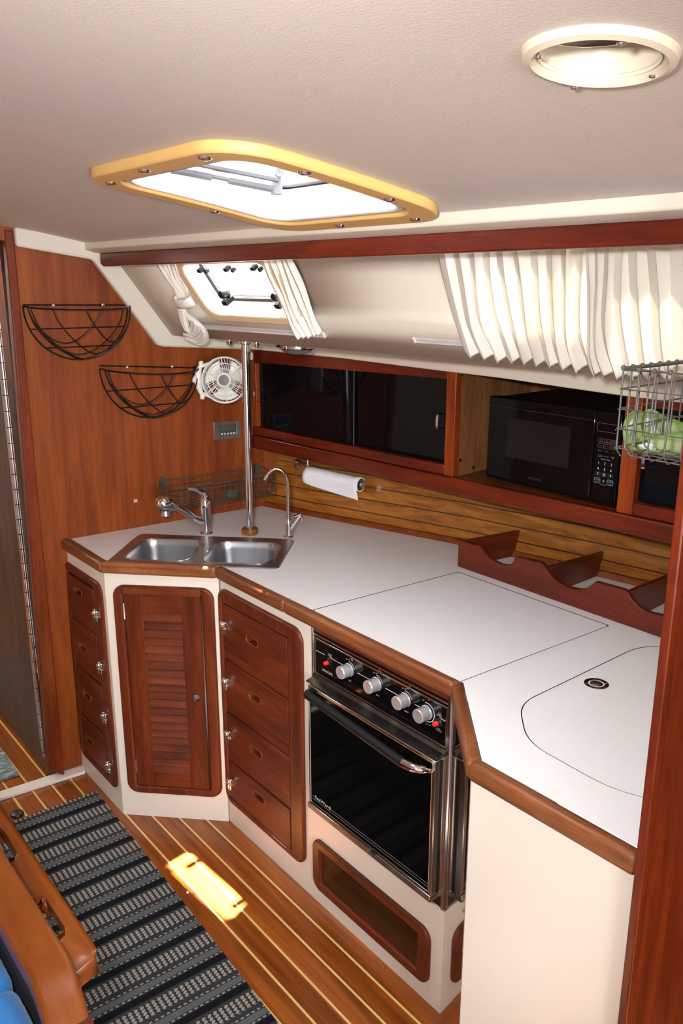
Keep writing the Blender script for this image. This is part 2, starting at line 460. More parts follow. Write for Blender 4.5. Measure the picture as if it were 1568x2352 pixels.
t = NT('grey_woven_mat')
n1 = t.noise(t.coords((60, 26, 1)), 1.0, 3.0, 0.6)
t.set(Base_Color=t.ramp(n1, [(0.35, srgb(72, 84, 88)), (0.5, srgb(118, 130, 132)), (0.65, srgb(168, 176, 174))]), Roughness=0.95); t.bump(n1, 0.5, 0.003)
mat_m = t.m

chrome = plain('polished_chrome', (0.86, 0.87, 0.90, 1), 0.07, 1.0)
satin = plain('satin_nickel', (0.56, 0.54, 0.52, 1), 0.28, 1.0)
t = NT('brushed_sink_steel')
n1 = t.noise(t.coords((90, 90, 6)), 1.0, 3.0)
t.set(Base_Color=(0.50, 0.52, 0.55, 1), Metallic=1.0, Roughness=t.math('ADD', t.math('MULTIPLY', n1, 0.16), 0.24)); steel_sink = t.m
steel = plain('oven_steel', (0.58, 0.55, 0.52, 1), 0.18, 1.0)
mirror_m = plain('mirror_stainless', (0.66, 0.62, 0.58, 1), 0.035, 1.0)
hinge_m = plain('hinge_steel', (0.74, 0.72, 0.74, 1), 0.22, 1.0)
alu = plain('aluminium_track', (0.82, 0.82, 0.84, 1), 0.35, 0.4)
blk_gloss = plain('black_acrylic', (0.003, 0.003, 0.004, 1), 0.05, 0.0, 0.0, spec=0.22)
blk_plastic = plain('black_plastic', (0.007, 0.007, 0.008, 1), 0.28, spec=0.3)
blk_matte = plain('black_rubber', (0.006, 0.006, 0.008, 1), 0.5, spec=0.3)
glass_oven = plain('oven_glass', (0.002, 0.002, 0.002, 1), 0.06, 0.0, 0.0, spec=0.07)
mw_win = plain('microwave_window_mesh', (0.011, 0.010, 0.010, 1), 0.2, spec=0.25)
wire_blk = plain('black_wire', (0.006, 0.005, 0.005, 1), 0.4, spec=0.35)
wire_gry = plain('grey_coated_wire', (0.050, 0.053, 0.048, 1), 0.5)
wire_hang = plain('grey_basket_wire', (0.11, 0.107, 0.10, 1), 0.5)
fan_m = plain('white_fan_plastic', srgb(232, 231, 224), 0.38)
fan_hub = plain('grey_hub_cap', srgb(108, 112, 116), 0.4)
ochre = plain('hatch_frame_plastic', srgb(216, 176, 108), 0.5)
cream_pl = plain('cream_plastic', srgb(206, 197, 174), 0.4)
port_m = plain('portlight_frame_plastic', srgb(222, 198, 160), 0.42)
red_m = plain('red_button', srgb(206, 40, 26), 0.35)
print_m = plain('white_lettering', srgb(214, 214, 210), 0.5)
print_dim = plain('dim_lettering', srgb(120, 122, 126), 0.5)
print_red = plain('red_lettering', srgb(190, 30, 24), 0.5)
print_pink = plain('faded_outline', srgb(120, 84, 78), 0.5)
lcd_m = plain('lcd_glass', srgb(86, 88, 66), 0.2)
lcd_body = plain('grey_instrument', srgb(66, 72, 70), 0.4)
blue_m = None
t = NT('blue_upholstery'); wv = t.noise(t.coords((500, 500, 500)), 1.0, 2.0)
t.set(Base_Color=t.mix(wv, srgb(24, 98, 168), srgb(52, 134, 204)), Roughness=0.9, Sheen_Weight=0.2); t.bump(wv, 0.3, 0.001); blue_m = t.m
shade_fab = plain('shadowed_seat_side', srgb(26, 24, 40), 0.9)  # dark colour carries the shadow on the seat side
t = NT('paper_towel'); q = t.noise(t.coords((90, 90, 90)), 1.0, 3.0, 0.6, 1.5)
t.set(Base_Color=srgb(242, 243, 250), Roughness=0.95, Specular_IOR_Level=0.1); t.bump(q, 0.6, 0.002); paper_m = t.m
card_m = plain('cardboard_core', srgb(96, 90, 86), 0.8)

def cloth(name, c1, c2, trans=0.5):
    t = NT(name)
    n = t.noise(t.coords((1, 1, 1)), 7.0, 4.0)
    col = t.mix(n, c1, c2)
    d = t.n('ShaderNodeBsdfDiffuse'); tr = t.n('ShaderNodeBsdfTranslucent'); mx = t.n('ShaderNodeMixShader')
    t.l(col, d.inputs[0]); t.l(col, tr.inputs[0]); mx.inputs[0].default_value = trans
    wv = t.noise(t.coords(), 700, 2.0); bp = t.n('ShaderNodeBump'); bp.inputs['Strength'].default_value = 0.15; bp.inputs['Distance'].default_value = 0.001
    t.l(wv, bp.inputs['Height']); t.l(bp.outputs[0], d.inputs['Normal'])
    t.l(d.outputs[0], mx.inputs[1]); t.l(tr.outputs[0], mx.inputs[2]); t.l(mx.outputs[0], t.out.inputs[0])
    return t.m
curtain_m = cloth('cream_curtain_cloth', srgb(250, 248, 241), srgb(247, 242, 231), 0.075)
green_m = cloth('lime_cloth', srgb(156, 174, 126), srgb(144, 164, 112), 0.05)
lime_m = cloth('bright_lime_binding', srgb(136, 172, 80), srgb(126, 164, 72), 0.05)
t = NT('white_scrub_mesh'); vo = t.n('ShaderNodeTexVoronoi'); vo.inputs['Scale'].default_value = 230; t.l(t.coords(), vo.inputs['Vector'])
t.set(Base_Color=t.ramp(vo.outputs['Distance'], [(0.2, srgb(236, 240, 236)), (0.6, srgb(170, 190, 180))]), Roughness=0.7); t.bump(vo.outputs['Distance'], 0.5, 0.002); mesh_m = t.m

def pane(name, tint, trans=0.85):
    t = NT(name); tr = t.n('ShaderNodeBsdfTransparent'); tr.inputs[0].default_value = tint
    tl = t.n('ShaderNodeBsdfTranslucent'); tl.inputs[0].default_value = (0.9, 0.93, 0.96, 1)
    gl = t.n('ShaderNodeBsdfGlossy'); gl.inputs['Roughness'].default_value = 0.05
    m1 = t.n('ShaderNodeMixShader'); m1.inputs[0].default_value = 1 - trans; t.l(tr.outputs[0], m1.inputs[1]); t.l(tl.outputs[0], m1.inputs[2])
    lw = t.n('ShaderNodeFresnel'); lw.inputs[0].default_value = 1.25
    m2 = t.n('ShaderNodeMixShader'); t.l(lw.outputs[0], m2.inputs[0]); t.l(m1.outputs[0], m2.inputs[1]); t.l(gl.outputs[0], m2.inputs[2])
    t.l(m2.outputs[0], t.out.inputs[0]); return t.m
pane_m = pane('portlight_acrylic', (0.93, 0.96, 1.0, 1), 0.9)
hatch_pane = pane('hatch_acrylic', (0.86, 0.90, 0.95, 1), 0.96)
lens_m = pane('lamp_lens', (0.75, 0.75, 0.75, 1), 0.4)

# ================================================================== the setting
S = 'structure'
MB().quad((-5.6, -1.3, 0), (2.7, -1.3, 0), (2.7, 1.7, 0), (-5.6, 1.7, 0)).build('floor', floor_m, kind=S, smooth=False)
dk = lambda a, b: (a, b, deck(b))
hatch_hole = rrect(-1.425, -1.005, 0.635, 0.998, 0.05)
VC = (-0.447, 0.629)
MB().fill(FZ, [(-2.56, -1.3), (2.7, -1.3), (2.7, 1.040), (-2.56, 1.040)],
          [hatch_hole, circ(VC[0], VC[1], 0.047, 28)],
          cuts=[-1.2 + 0.08 * i for i in range(28)], fn=dk).build('ceiling', ceil_m, kind=S)
MB().quad((-5.6, -1.3, 1.87), (-2.6, -1.3, 1.87), (-2.6, 1.3, 1.87), (-5.6, 1.3, 1.87)).build('ceiling', ceil_m, kind=S)

# left bulkhead with its doorway
def fbyz(y, z):
    q = np.array([0, y, z]) - FB.o; n = FB.n
    q[0] = -(q[1] * n[1] + q[2] * n[2]) / n[0]
    return (q @ FB.a, q @ FB.b)
doorL, doorR = fbyz(0.22, 0)[0], FB.px((20, 700))[0]
m = MB()
m.prism(FB, [FB.px((128, 1776)), fbyz(2.3, 0.0), fbyz(2.3, 1.52), fbyz(1.60, 1.53), fbyz(1.31, 1.54), fbyz(1.10, 1.80), fbyz(1.05, 1.835), fbyz(0.83, 1.865), FB.px((18, 560))], -0.03, 0)
m.prism(FB, [fbyz(-1.3, 0), (doorL, 0), (doorL, 1.9), fbyz(-1.3, 1.92)], -0.03, 0)
m.prism(FB, [(doorL - 0.01, FB.px((5, 552))[1]), (FB.px((30, 552))[0], FB.px((5, 552))[1]), (FB.px((30, 552))[0], 1.9), (doorL - 0.01, 1.9)], -0.03, 0.004)
m.build('wall_left', teak_wall, kind=S, smooth=False)
# door post beside the doorway
m = MB(); m.prism(FB, [FB.px((112, 1768), .018), FB.px((149, 1783), .018), FB.px((31, 530), .018), FB.px((11, 528), .018)], -0.02, 0.018)
m.build('trim_1', stile_m, kind=S, bevel=0.004)
# white threshold under the bulkhead
a0, a1, b0_, b1_ = onz((-140, 1878), 0.012), onz((195, 1771), 0.012), onz((195, 1754), 0.012), onz((-140, 1862), 0.012)
MB().hexa([(*p[:2], 0) for p in (a0, a1, b0_, b1_)], [(*p[:2], 0.012) for p in (a0, a1, b0_, b1_)]).build('trim_2', white_gel, kind=S, bevel=0.002)
# cream moulding following the cabin section on the bulkhead
lo = [FB.px(p, .035) for p in ((38, 566), (215, 597), (363, 793), (377, 797), (640, 806))]
hi = [fbyz(1.72, 1.535), fbyz(1.33, 1.535), fbyz(1.115, 1.80), fbyz(1.05, 1.828), fbyz(0.845, 1.848)]
MB().prism(FB, lo + hi, 0.0005, 0.035).build('trim_3', cream_gel, kind=S, bevel=0.008)
# longitudinal deck beam
def run(section, x0, x1):
    n = len(section); return MB().add([(x0, y, z) for y, z in section] + [(x1, y, z) for y, z in section], [tuple(range(n)), tuple(range(n, 2 * n))] + [(i, (i + 1) % n, n + (i + 1) % n, n + i) for i in range(n)])
def beam_sec(x): yb = 1.119 + 0.0757 * (x + 2.5); return [(x, 1.037, 1.8085), (x, 1.037, 1.7865), (x, 1.068, 1.7775), (x, yb, 1.7775), (x, yb - 0.008, 1.789), (x, 1.075, 1.810)]
MB().add(beam_sec(-2.52) + beam_sec(2.7), [tuple(range(6)), tuple(range(6, 12))] + [(i, (i + 1) % 6, 6 + (i + 1) % 6, 6 + i) for i in range(6)]).build('trim_4', cream_gel, kind=S, bevel=0.003)

# inclined cabin side with its two windows
WIN = rrect(0.345, 0.712, 0.108, 0.276, 0.035)
BIG = rrect(1.31, 2.75, 0.100, 0.262, 0.04)
MB().fill(FP, [(-0.06, 0.0), (5.25, 0.0), (5.25, 0.335), (-0.06, 0.335)], [WIN, BIG]).build('wall_back', panel_gel, kind=S, solid=0.012)
# side deck over the lockers and the cream fascia under it
MB().quad(FP.p(-0.06, 0.0), FP.p(5.25, 0.0), FP.p(5.25, 0.0) + OUT * 1.0, FP.p(-0.06, 0) + OUT * 1.0).build('ceiling', cream_gel, kind=S, solid=0.008)
fz = [FH.px(p, 0.012) for p in ((560, 801), (784, 823), (960, 845.5), (1160, 870), (1300, 891), (1434, 910))]
fz.append((fz[-1][0] + 0.7, fz[-1][1] - 0.010)); fz = [(-0.02, fz[0][1])] + fz[1:]
MB().prism(FH, fz + [(fz[-1][0], 1.535), (-0.02, 1.535)], -0.006, 0.012).build('trim_5', cream_gel, kind=S, bevel=0.003)
# hull lining behind the counter
def liner(x, t):
    """backsplash surface, t=0 at the counter, 1 under the locker"""
    xs = [-2.60, -2.541, -2.341, -1.988, -1.752, -1.295, -0.90, -0.3]; ys = [1.663, 1.679, 1.725, 1.831, 1.901, 1.994, 2.055, 2.13]
    y = np.interp(x, xs, ys)
    return np.array([x, y + 0.085 * t, 0.878 + 0.262 * t])
MB().grid(lambda u, v: liner(-2.60 + 2.2 * u, v), 40, 4).build('wall_hull', plank_m, kind=S, solid=0.01)
m = MB(); P = [liner(-2.56 + 2.1 * i / 30, 0.0) for i in range(31)]
for i in range(30):
    p, q = P[i], P[i + 1]; o = np.array([0, -0.012, 0]); h = np.array([0, 0.004, 0.022]); k = np.array([0, -0.004, 0.018])
    m.quad(p + o, q + o, q + k, p + k); m.quad(p + k, q + k, q + h, p + h)
m.build('trim_6', cove_m, kind=S)
# outer closure of the cabin
MB().box(FZ, -2.66, -0.50, 2.46, 2.50, 0, 1.53).build('wall_hull', white_gel, kind=S)
MB().box(FZ, -5.6, 2.7, -1.34, -1.30, 0, 1.95).build('wall_front', white_gel, kind=S)
MB().box(FZ, 2.7, 2.74, -1.3, 1.7, 0, 1.95).build('wall_right', white_gel, kind=S)
MB().box(FZ, -0.52, 2.74, 1.70, 1.74, 0, 1.60).build('wall_back_aft', part_m, kind=S)
MB().box(FZ, -5.64, -5.6, -1.3, 1.3, 0, 1.95).build('wall_forward', white_gel, kind=S)
MB().box(FZ, -5.6, -2.67, 1.02, 1.05, 0, 1.95).build('wall_forward_side', veneer, kind=S)
# partition at the aft end of the counter
m = MB()
m.box(FZ, -0.533, -0.5185, 0.985, 1.004, 0, 1.80); m.build('trim_7', part_m, kind=S, bevel=0.0025)
m = MB(); m.box(FZ, -0.533, -0.522, 1.0045, 1.95, 0, 1.775); m.build('wall_divider', part_m, kind=S)

# door folded back into the forward cabin
hx = -2.662
D0, D1 = np.array([hx, 0.822, 0.004]), np.array([-3.36, 0.832, 0.004])
FDR = Fr(D1, D0 - D1, (0, 0, 1))
DW = np.linalg.norm(D1 - D0)
door = thing('door_1', None, None, D0, kind=S)
MB().box(FDR, 0, DW - 0.004, 0.004, 1.785, -0.022, 0).build('door_leaf', door_m, door, bevel=0.002)
m = MB()
m.box(FDR, DW - 0.058, DW - 0.006, 0.085, 1.785, 0, 0.0022)
m.build('hinge_leaf', hinge_m, door)
m = MB(); m.tube([FDR.p(DW + 0.002, 0.085, 0.008), FDR.p(DW + 0.002, 1.79, 0.008)], 0.008, 12)
m.build('hinge_barrel', hinge_m, door)
m = MB()
for i in range(34):
    m.tube([FDR.p(DW + 0.002, 0.10 + i * 0.05, 0.008), FDR.p(DW + 0.002, 0.1025 + i * 0.05, 0.008)], 0.0084, 12)
m.build('hinge_joints', blk_matte, door)
for i in range(22): MB().lathe(FDR.p(DW - 0.034, 0.13 + i * 0.078, 0.002), FDR.n, [(0.0055, 0), (0.005, 0.0018), (0.002, 0.003)], 10).build('hinge_screw', satin, door)
m = MB(); m.prism(FB, [FB.px((13, 562), .006), FB.px((18, 562), .006), FB.px((119, 1768), .006), FB.px((113, 1768), .006)], -0.004, 0.006)
m.build('hinge_frame_leaf', hinge_m, door)

# ------------------------------------------------------------------ portlight
wn1 = thing('window_1', None, None, FP.p(0.505, 0.19), kind=S)
MB().ring(FP, rrect(0.305, 0.752, 0.080, 0.294, 0.055), rrect(0.340, 0.718, 0.104, 0.274, 0.038), 0.002, 0.016).build('window_frame', port_m, wn1, bevel=0.005)
m = MB(); o_, i_ = rrect(0.340, 0.718, 0.104, 0.274, 0.038), rrect(0.364, 0.700, 0.123, 0.264, 0.028)
n = len(o_); m.add([FP.p(a, b, 0.014) for a, b in o_] + [FP.p(a, b, -0.026) for a, b in i_], [(k, (k + 1) % n, n + (k + 1) % n, n + k) for k in range(n)])
m.build('window_reveal', plain('window_reveal_white', srgb(246, 240, 232), 0.4), wn1)
MB().ring(FP, rrect(0.363, 0.701, 0.122, 0.265, 0.028), rrect(0.371, 0.694, 0.132, 0.260, 0.025), -0.031, -0.0255).build('gasket', plain('portlight_seal', (0.012, 0.012, 0.014, 1), 0.5), wn1)
MB().ring(FP, rrect(0.370, 0.695, 0.131, 0.261, 0.026), rrect(0.378, 0.687, 0.137, 0.256, 0.022), -0.038, -0.034).build('sash', plain('grey_sash', (0.55, 0.55, 0.6, 1), 0.4), wn1)
MB().prism(FP, rrect(0.364, 0.700, 0.122, 0.266, 0.027), -0.045, -0.040).build('pane', pane_m, wn1)
for px_ in ((462, 622), (523, 619), (585, 617)):
    a, b = FP.px(px_); m = MB(); m.box(FP, a - 0.014, a + 0.004, b - 0.004, b + 0.006, -0.012, 0.006); m.box(FP, a + 0.003, a + 0.014, b - 0.013, b - 0.003, -0.016, -0.002); m.build('hinge', blk_plastic, wn1, bevel=0.002)
for px_ in ((512, 690), (633, 697)):
    a, b = FP.px(px_, 0.01); m = MB(); m.box(FP, a - 0.013, a + 0.010, b - 0.018, b - 0.004, -0.02, 0.012)
    m.lathe(FP.p(a - 0.001, b + 0.004, -0.02), FP.n + 0.5 * FP.b, [(0.010, 0), (0.0125, 0.006), (0.0125, 0.026), (0.009, 0.032)], 12); m.build('latch', blk_plastic, wn1, bevel=0.002)

wn2 = thing('window_2', None, None, FP.p(1.9, 0.15), kind=S)
MB().ring(FP, rrect(1.285, 2.77, 0.084, 0.272, 0.05), rrect(1.315, 2.74, 0.106, 0.255, 0.04), 0.001, 0.006).build('window_frame', port_m, wn2, bevel=0.003)
MB().prism(FP, rrect(1.31, 2.75, 0.100, 0.262, 0.04), -0.02, -0.014).build('pane', pane_m, wn2)

# ================================================================== overhead things
def dkc(a, b, c): return (a, b, deck(b) - c)
hat = thing('deck_hatch', 'rectangular ceiling hatch with ochre frame and bright clear lid', 'hatch', (-1.215, 0.817, deck(0.817)))
ho, hi_ = rrect(-1.462, -0.972, 0.600, 1.030, 0.085, 8, 8), rrect(-1.415, -1.015, 0.645, 0.986, 0.055, 8, 8)
MB().ring(FZ, ho, hi_, -0.002, 0.016, dkc).build('flange', ochre, hat, bevel=0.004)
MB().ring(FZ, rrect(-1.418, -1.012, 0.642, 0.989, 0.058, 8, 8), rrect(-1.409, -1.021, 0.651, 0.980, 0.05, 8, 8), -0.05, 0.005, dkc).build('gasket', blk_matte, hat)
MB().ring(FZ, rrect(-1.411, -1.019, 0.649, 0.982, 0.052, 8, 8), rrect(-1.400, -1.030, 0.660, 0.971, 0.045, 8, 8), -0.045, 0.012, dkc).build('screen_rim', alu, hat, bevel=0.003)
MB().ring(FZ, rrect(-1.43, -1.00, 0.63, 1.00, 0.06, 8, 8), rrect(-1.395, -1.035, 0.665, 0.966, 0.05, 8, 8), -0.085, -0.05, dkc).build('lid_frame', plain('white_lid_frame', srgb(232, 234, 238), 0.4), hat)
m = MB(); m.fill(FZ, rrect(-1.40, -1.03, 0.66, 0.971, 0.045), [], fn=lambda a, b: (a, b, deck(b) + 0.07)); m.build('lid_pane', hatch_pane, hat)
hg = plain('pale_grey_handle', (0.20, 0.205, 0.22, 1), 0.5, spec=0.2)
hA, hB = np.array([-1.388, 0.745, 1.889]), np.array([-1.316, 0.915, 1.861]); hd1 = unit(hB - hA); hsd = unit(np.cross(hd1, (0, 0, 1.0)))
m = MB(); m.tube([hA, hA + hd1 * .07], 0.011, 10); m.tube([hA + hd1 * .07, hA + hd1 * .10], 0.007, 10); m.tube([hA + hd1 * .10, hB], 0.0105, 10); m.build('lid_stay', hg, hat)
m = MB(); m.tube([hA + hsd * .022 + np.array([0, 0, .012]), hB + hsd * .022 + np.array([0, 0, .012])], 0.007, 8); m.build('lid_bar', hg, hat)
m = MB(); m.tube([hB + np.array([0, 0, -.012]), hB + np.array([0, 0, .022])], 0.011, 10); m.tube([hB + np.array([0, 0, .022]) - hsd * .035, hB + np.array([0, 0, .022]) + hsd * .03], 0.008, 10); m.build('lid_handle', hg, hat)
for x, y in ((-1.24, 0.620), (-1.06, 0.621), (-1.405, 0.64), (-0.994, 0.74), (-0.994, 0.90), (-1.05, 1.008), (-1.25, 1.010), (-1.44, 0.86)):
    MB().lathe((x, y, deck(y) - 0.015), (0, 0, -1), [(0.011, 0), (0.010, 0.003), (0.005, 0.005)], 12).build('screw', chrome, hat)

ven = thing('ceiling_vent', 'round cream air vent with four screws recessed in the ceiling', 'vent', (VC[0], VC[1], deck(VC[1])))
m = MB(); n = 40
prof = [(0.0485, 0.012), (0.0505, -0.004), (0.0545, -0.008), (0.0605, -0.006), (0.0625, 0.000)]
def vfn(u, v):
    k = v * (len(prof) - 1); i = min(int(k), len(prof) - 2); f = k - i
    r = prof[i][0] * (1 - f) + prof[i + 1][0] * f; h = prof[i][1] * (1 - f) + prof[i + 1][1] * f
    x, y = VC[0] + r * math.cos(2 * PI * u), VC[1] + r * math.sin(2 * PI * u); return (x, y, deck(y) + h)
m.grid(vfn, n, 8, True); m.build('flange', cream_pl, ven)
def vtube(u, v):
    r = 0.0485 - 0.004 * v; x, y = VC[0] + r * math.cos(2 * PI * u), VC[1] + r * math.sin(2 * PI * u); return (x, y, deck(y) * (1 - v) + (deck(VC[1]) + 0.016) * v - 0.003 * (1 - v))
m = MB(); m.grid(vtube, n, 4, True); m.build('throat', cream_pl, ven)
t = NT('stained_white_pipe'); q = t.noise(t.coords((1, 1, 2.2)), 55, 4.0, 0.65, 1.0)
t.set(Base_Color=t.ramp(q, [(0.36, srgb(120, 74, 56)), (0.43, srgb(206, 192, 184)), (0.7, srgb(226, 218, 212))]), Roughness=0.6)
MB().lathe((VC[0], VC[1], deck(VC[1]) + 0.016), (0, 0, 1), [(0.044, 0), (0.058, 0.001), (0.060, 0.005), (0.060, 0.10), (0.0, 0.105)], 32, caps=False).build('cowl_pipe', t.m, ven)
for p in ((1237, 110), (1427, 78), (1500, 155), (1319, 183)):
    q = ondeck(p); MB().lathe((q[0], q[1], deck(q[1]) - 0.006), (0, 0, -1), [(0.0035, 0), (0.003, 0.0015), (0.001, 0.0022)], 10).build('screw', chrome, ven)

# wooden valance along the beam
rl = MB(); y0 = 1.070
pr = [(ony((229, 590), y0)[0], 1.7765), (ony((229, 590), y0)[0], ony((230, 606), y0)[2]), (ony((236, 612), y0)[0], ony((240, 612), y0)[2]), (1.2, 1.752), (1.2, 1.7785)]
F_y = Fr((0, y0, 0), (1, 0, 0), (0, 0, 1))
rl.prism(F_y, pr, -0.018, 0.0); rl = rl.build('curtain_valance', mahog_x, bevel=0.003)
tag(rl, 'long dark mahogany valance board running under the ceiling edge', 'valance')

# chrome dome lamp under the side deck
SZ = 1.525
lc = onz((682, 789), SZ)
lamp = thing('dome_lamp', 'round chrome dome light under the cream deck edge right of pole', 'lamp', lc)
MB().lathe(lc, (0, 0, -1), [(0.050, -0.004), (0.054, 0.0), (0.055, 0.004), (0.055, 0.012), (0.050, 0.015), (0.046, 0.016)], 36).build('housing', chrome, lamp)
MB().lathe(lc, (0, 0, -1), [(0.046, 0.015), (0.040, 0.022), (0.026, 0.028), (0.008, 0.031)], 30).build('lens', lens_m, lamp)
sw = onz((655, 789), SZ); MB().lathe(lc + np.array([-0.018, -0.052, -0.006]), (-0.3, -1, 0), [(0.004, 0), (0.004, 0.006), (0.002, 0.007)], 10).build('switch', blk_plastic, lamp)

# ------------------------------------------------------------------ curtains
def pleat_strip(left, right, folds, amp, lift, mat_name, lo=0.0, sharp=1.0, nv=18, end=0.0, gather=1.0):
    """left / right: matching lists of (a, b) down the cloth; saw-tooth folds between them"""
    L = smooth_path([np.array(q) for q in left], 5); Rr = smooth_path([np.array(q) for q in right], 5); nvv = len(L) - 1
    per = 8; nu = folds * per; V = []
    def fn(u, v):
        j = int(round(v * nvv)); uu = u ** gather if gather >= 1 else 1 - (1 - u) ** (1 / gather); p = L[j] * (1 - uu) + Rr[j] * uu
        k = u * folds; f = k - math.floor(k)
        fi = int(k) % 97
        h = (f / 0.82 if f < 0.82 else (1 - f) / 0.18)
        var = 0.75 + 0.5 * ((fi * 37 % 11) / 11)
        back = (f - 0.82) / 0.18 if f > 0.82 else 0
        wd = np.linalg.norm(Rr[j] - L[j]) / folds
        sh = -0.25 * wd * math.sin(PI * back) if back else 0
        c = lift + amp * var * h * (0.8 + 0.2 * v) + 0.002 * math.sin(9 * v + fi * 1.7)
        return FP.p(p[0] + sh + 0.003 * math.sin(5 * v + fi), p[1], c)
    return MB().grid(fn, nu, nvv)
def cpx(pts, c): return [FP.px(p, c) for p in pts]
g = pleat_strip(cpx([(996, 566), (1008, 640), (1030, 730), (1052, 780), (1066, 816)], .02), cpx([(1408, 548), (1404, 640), (1400, 730), (1402, 800), (1418, 858)], .02), 12, 0.026, 0.010, '', nv=24, gather=0.85)
for i, p in enumerate(()): pass
c1 = g.build('pleated_curtain', curtain_m, solid=0.001, ang=50); tag(c1, 'wide cream pleated curtain glowing over window above the microwave', 'curtain', 'window curtains')
g = pleat_strip(cpx([(1352, 550), (1352, 640), (1352, 730), (1358, 800), (1374, 854)], .04), cpx([(2050, 530), (2060, 640), (2080, 730), (2100, 820), (2120, 890)], .04), 13, 0.024, 0.042, '', nv=24, gather=1.5)
c2 = g.build('pleated_curtain', curtain_m, solid=0.001, ang=50); tag(c2, 'cream pleated curtain at right edge hanging behind grey wire basket', 'curtain', 'window curtains')
g = pleat_strip(cpx([(590, 590), (612, 650), (640, 710), (660, 750), (679, 784)], .022), cpx([(662, 590), (688, 650), (708, 710), (722, 745), (736, 770)], .022), 5, 0.016, 0.012, '')
c3 = g.build('tied_curtain', curtain_m, solid=0.001, ang=50); tag(c3, 'narrow gathered cream curtain hanging on right of the open porthole', 'curtain', 'window curtains')
ct = thing('tied_curtain', 'cream curtain tied into a twisted knot left of the porthole', 'curtain', FP.p(0.15, 0.12), 'window curtains')
g = pleat_strip(cpx([(348, 600), (372, 640), (396, 675), (405, 690)], .02), cpx([(402, 598), (414, 640), (428, 668), (434, 688)], .02), 5, 0.012, 0.010, '')
g.build('gathered_cloth', curtain_m, ct, solid=0.001, ang=50)
# tie band and the knotted tail
m = MB(); T0, T1 = FP.px((406, 690), .02), FP.px((439, 688), .02)
a0_, a1_ = T0[0] - 0.004, T1[0] + 0.004; bm_ = T0[1]
m.grid(lambda u, v: FP.p((a0_ + a1_) / 2 + (a1_ - a0_) / 2 * math.cos(2 * PI * u), bm_ + 0.014 - 0.030 * v + 0.002 * math.cos(2 * PI * u), 0.020 + 0.018 * math.sin(2 * PI * u)), 20, 3, True)
m.build('tie_band', curtain_m, ct, solid=0.001)
m = MB()
def ribbon(pts, wid, c0, mb, nrm=0.0):
    P = smooth_path([np.array([*FP.px(p[:2], c0 + p[2]), c0 + p[2]]) for p in pts], 6); n_ = len(P)
    def fn(u, v):
        j = min(int(round(v * (n_ - 1))), n_ - 1); t_ = P[min(j + 1, n_ - 1)] - P[max(j - 1, 0)]; t_ = t_[:2] / (np.linalg.norm(t_[:2]) + 1e-9); s_ = np.array([-t_[1], t_[0]])
        q = P[j][:2] + s_ * wid * (u - 0.5); return FP.p(q[0], q[1], P[j][2] + 0.006 * math.sin(u * PI) + 0.0025 * math.sin(u * 14))
    mb.grid(fn, 14, n_ - 1)
ribbon([(418, 705, 0), (430, 722, .004), (444, 735, .008), (464, 752, .006), (468, 768, .004), (456, 782, .002), (440, 778, 0), (428, 776, -.002)], 0.040, 0.022, m)
ribbon([(420, 712, .004), (424, 735, .008), (432, 756, .010), (446, 760, .012), (452, 742, .014)], 0.034, 0.026, m)
ribbon([(420, 716, -.006), (426, 738, -.006), (436, 762, -.004)], 0.05, 0.026, m)
m.build('knotted_tail', curtain_m, ct, solid=0.0012)
tr1 = MB(); a, b = FP.px((474, 746)); a2, b2 = FP.px((745, 757))
tr1.box(FP, a, a2, b - 0.004, b + 0.006, 0.0, 0.010); tr1.box(FP, a, a2, b - 0.007, b - 0.004, 0.0, 0.013); tr1.box(FP, a2 - 0.004, a2 + 0.001, b - 0.008, b + 0.009, 0.0, 0.014)
tag(tr1.build('curtain_track', alu, bevel=0.001), 'aluminium curtain track under the open porthole', 'curtain track', 'curtain tracks')
tr2 = MB(); a, b = FP.px((955, 776)); a2 = a + 1.5
tr2.box(FP, a, a2, b - 0.004, b + 0.006, 0.0, 0.008); tr2.box(FP, a, a2, b - 0.007, b - 0.004, 0.0, 0.010); tr2.box(FP, a - 0.002, a + 0.003, b - 0.008, b + 0.008, 0.0, 0.011)
tag(tr2.build('curtain_track', alu, bevel=0.001), 'aluminium curtain track emerging from left of the wide pleated curtain', 'curtain track', 'curtain tracks')

# ================================================================== galley cabinets
TOPZ = 0.846
def mid(F, a, c=0.0): p = F.p(a, 0.0, c); return (p[0], p[1], 0.0)

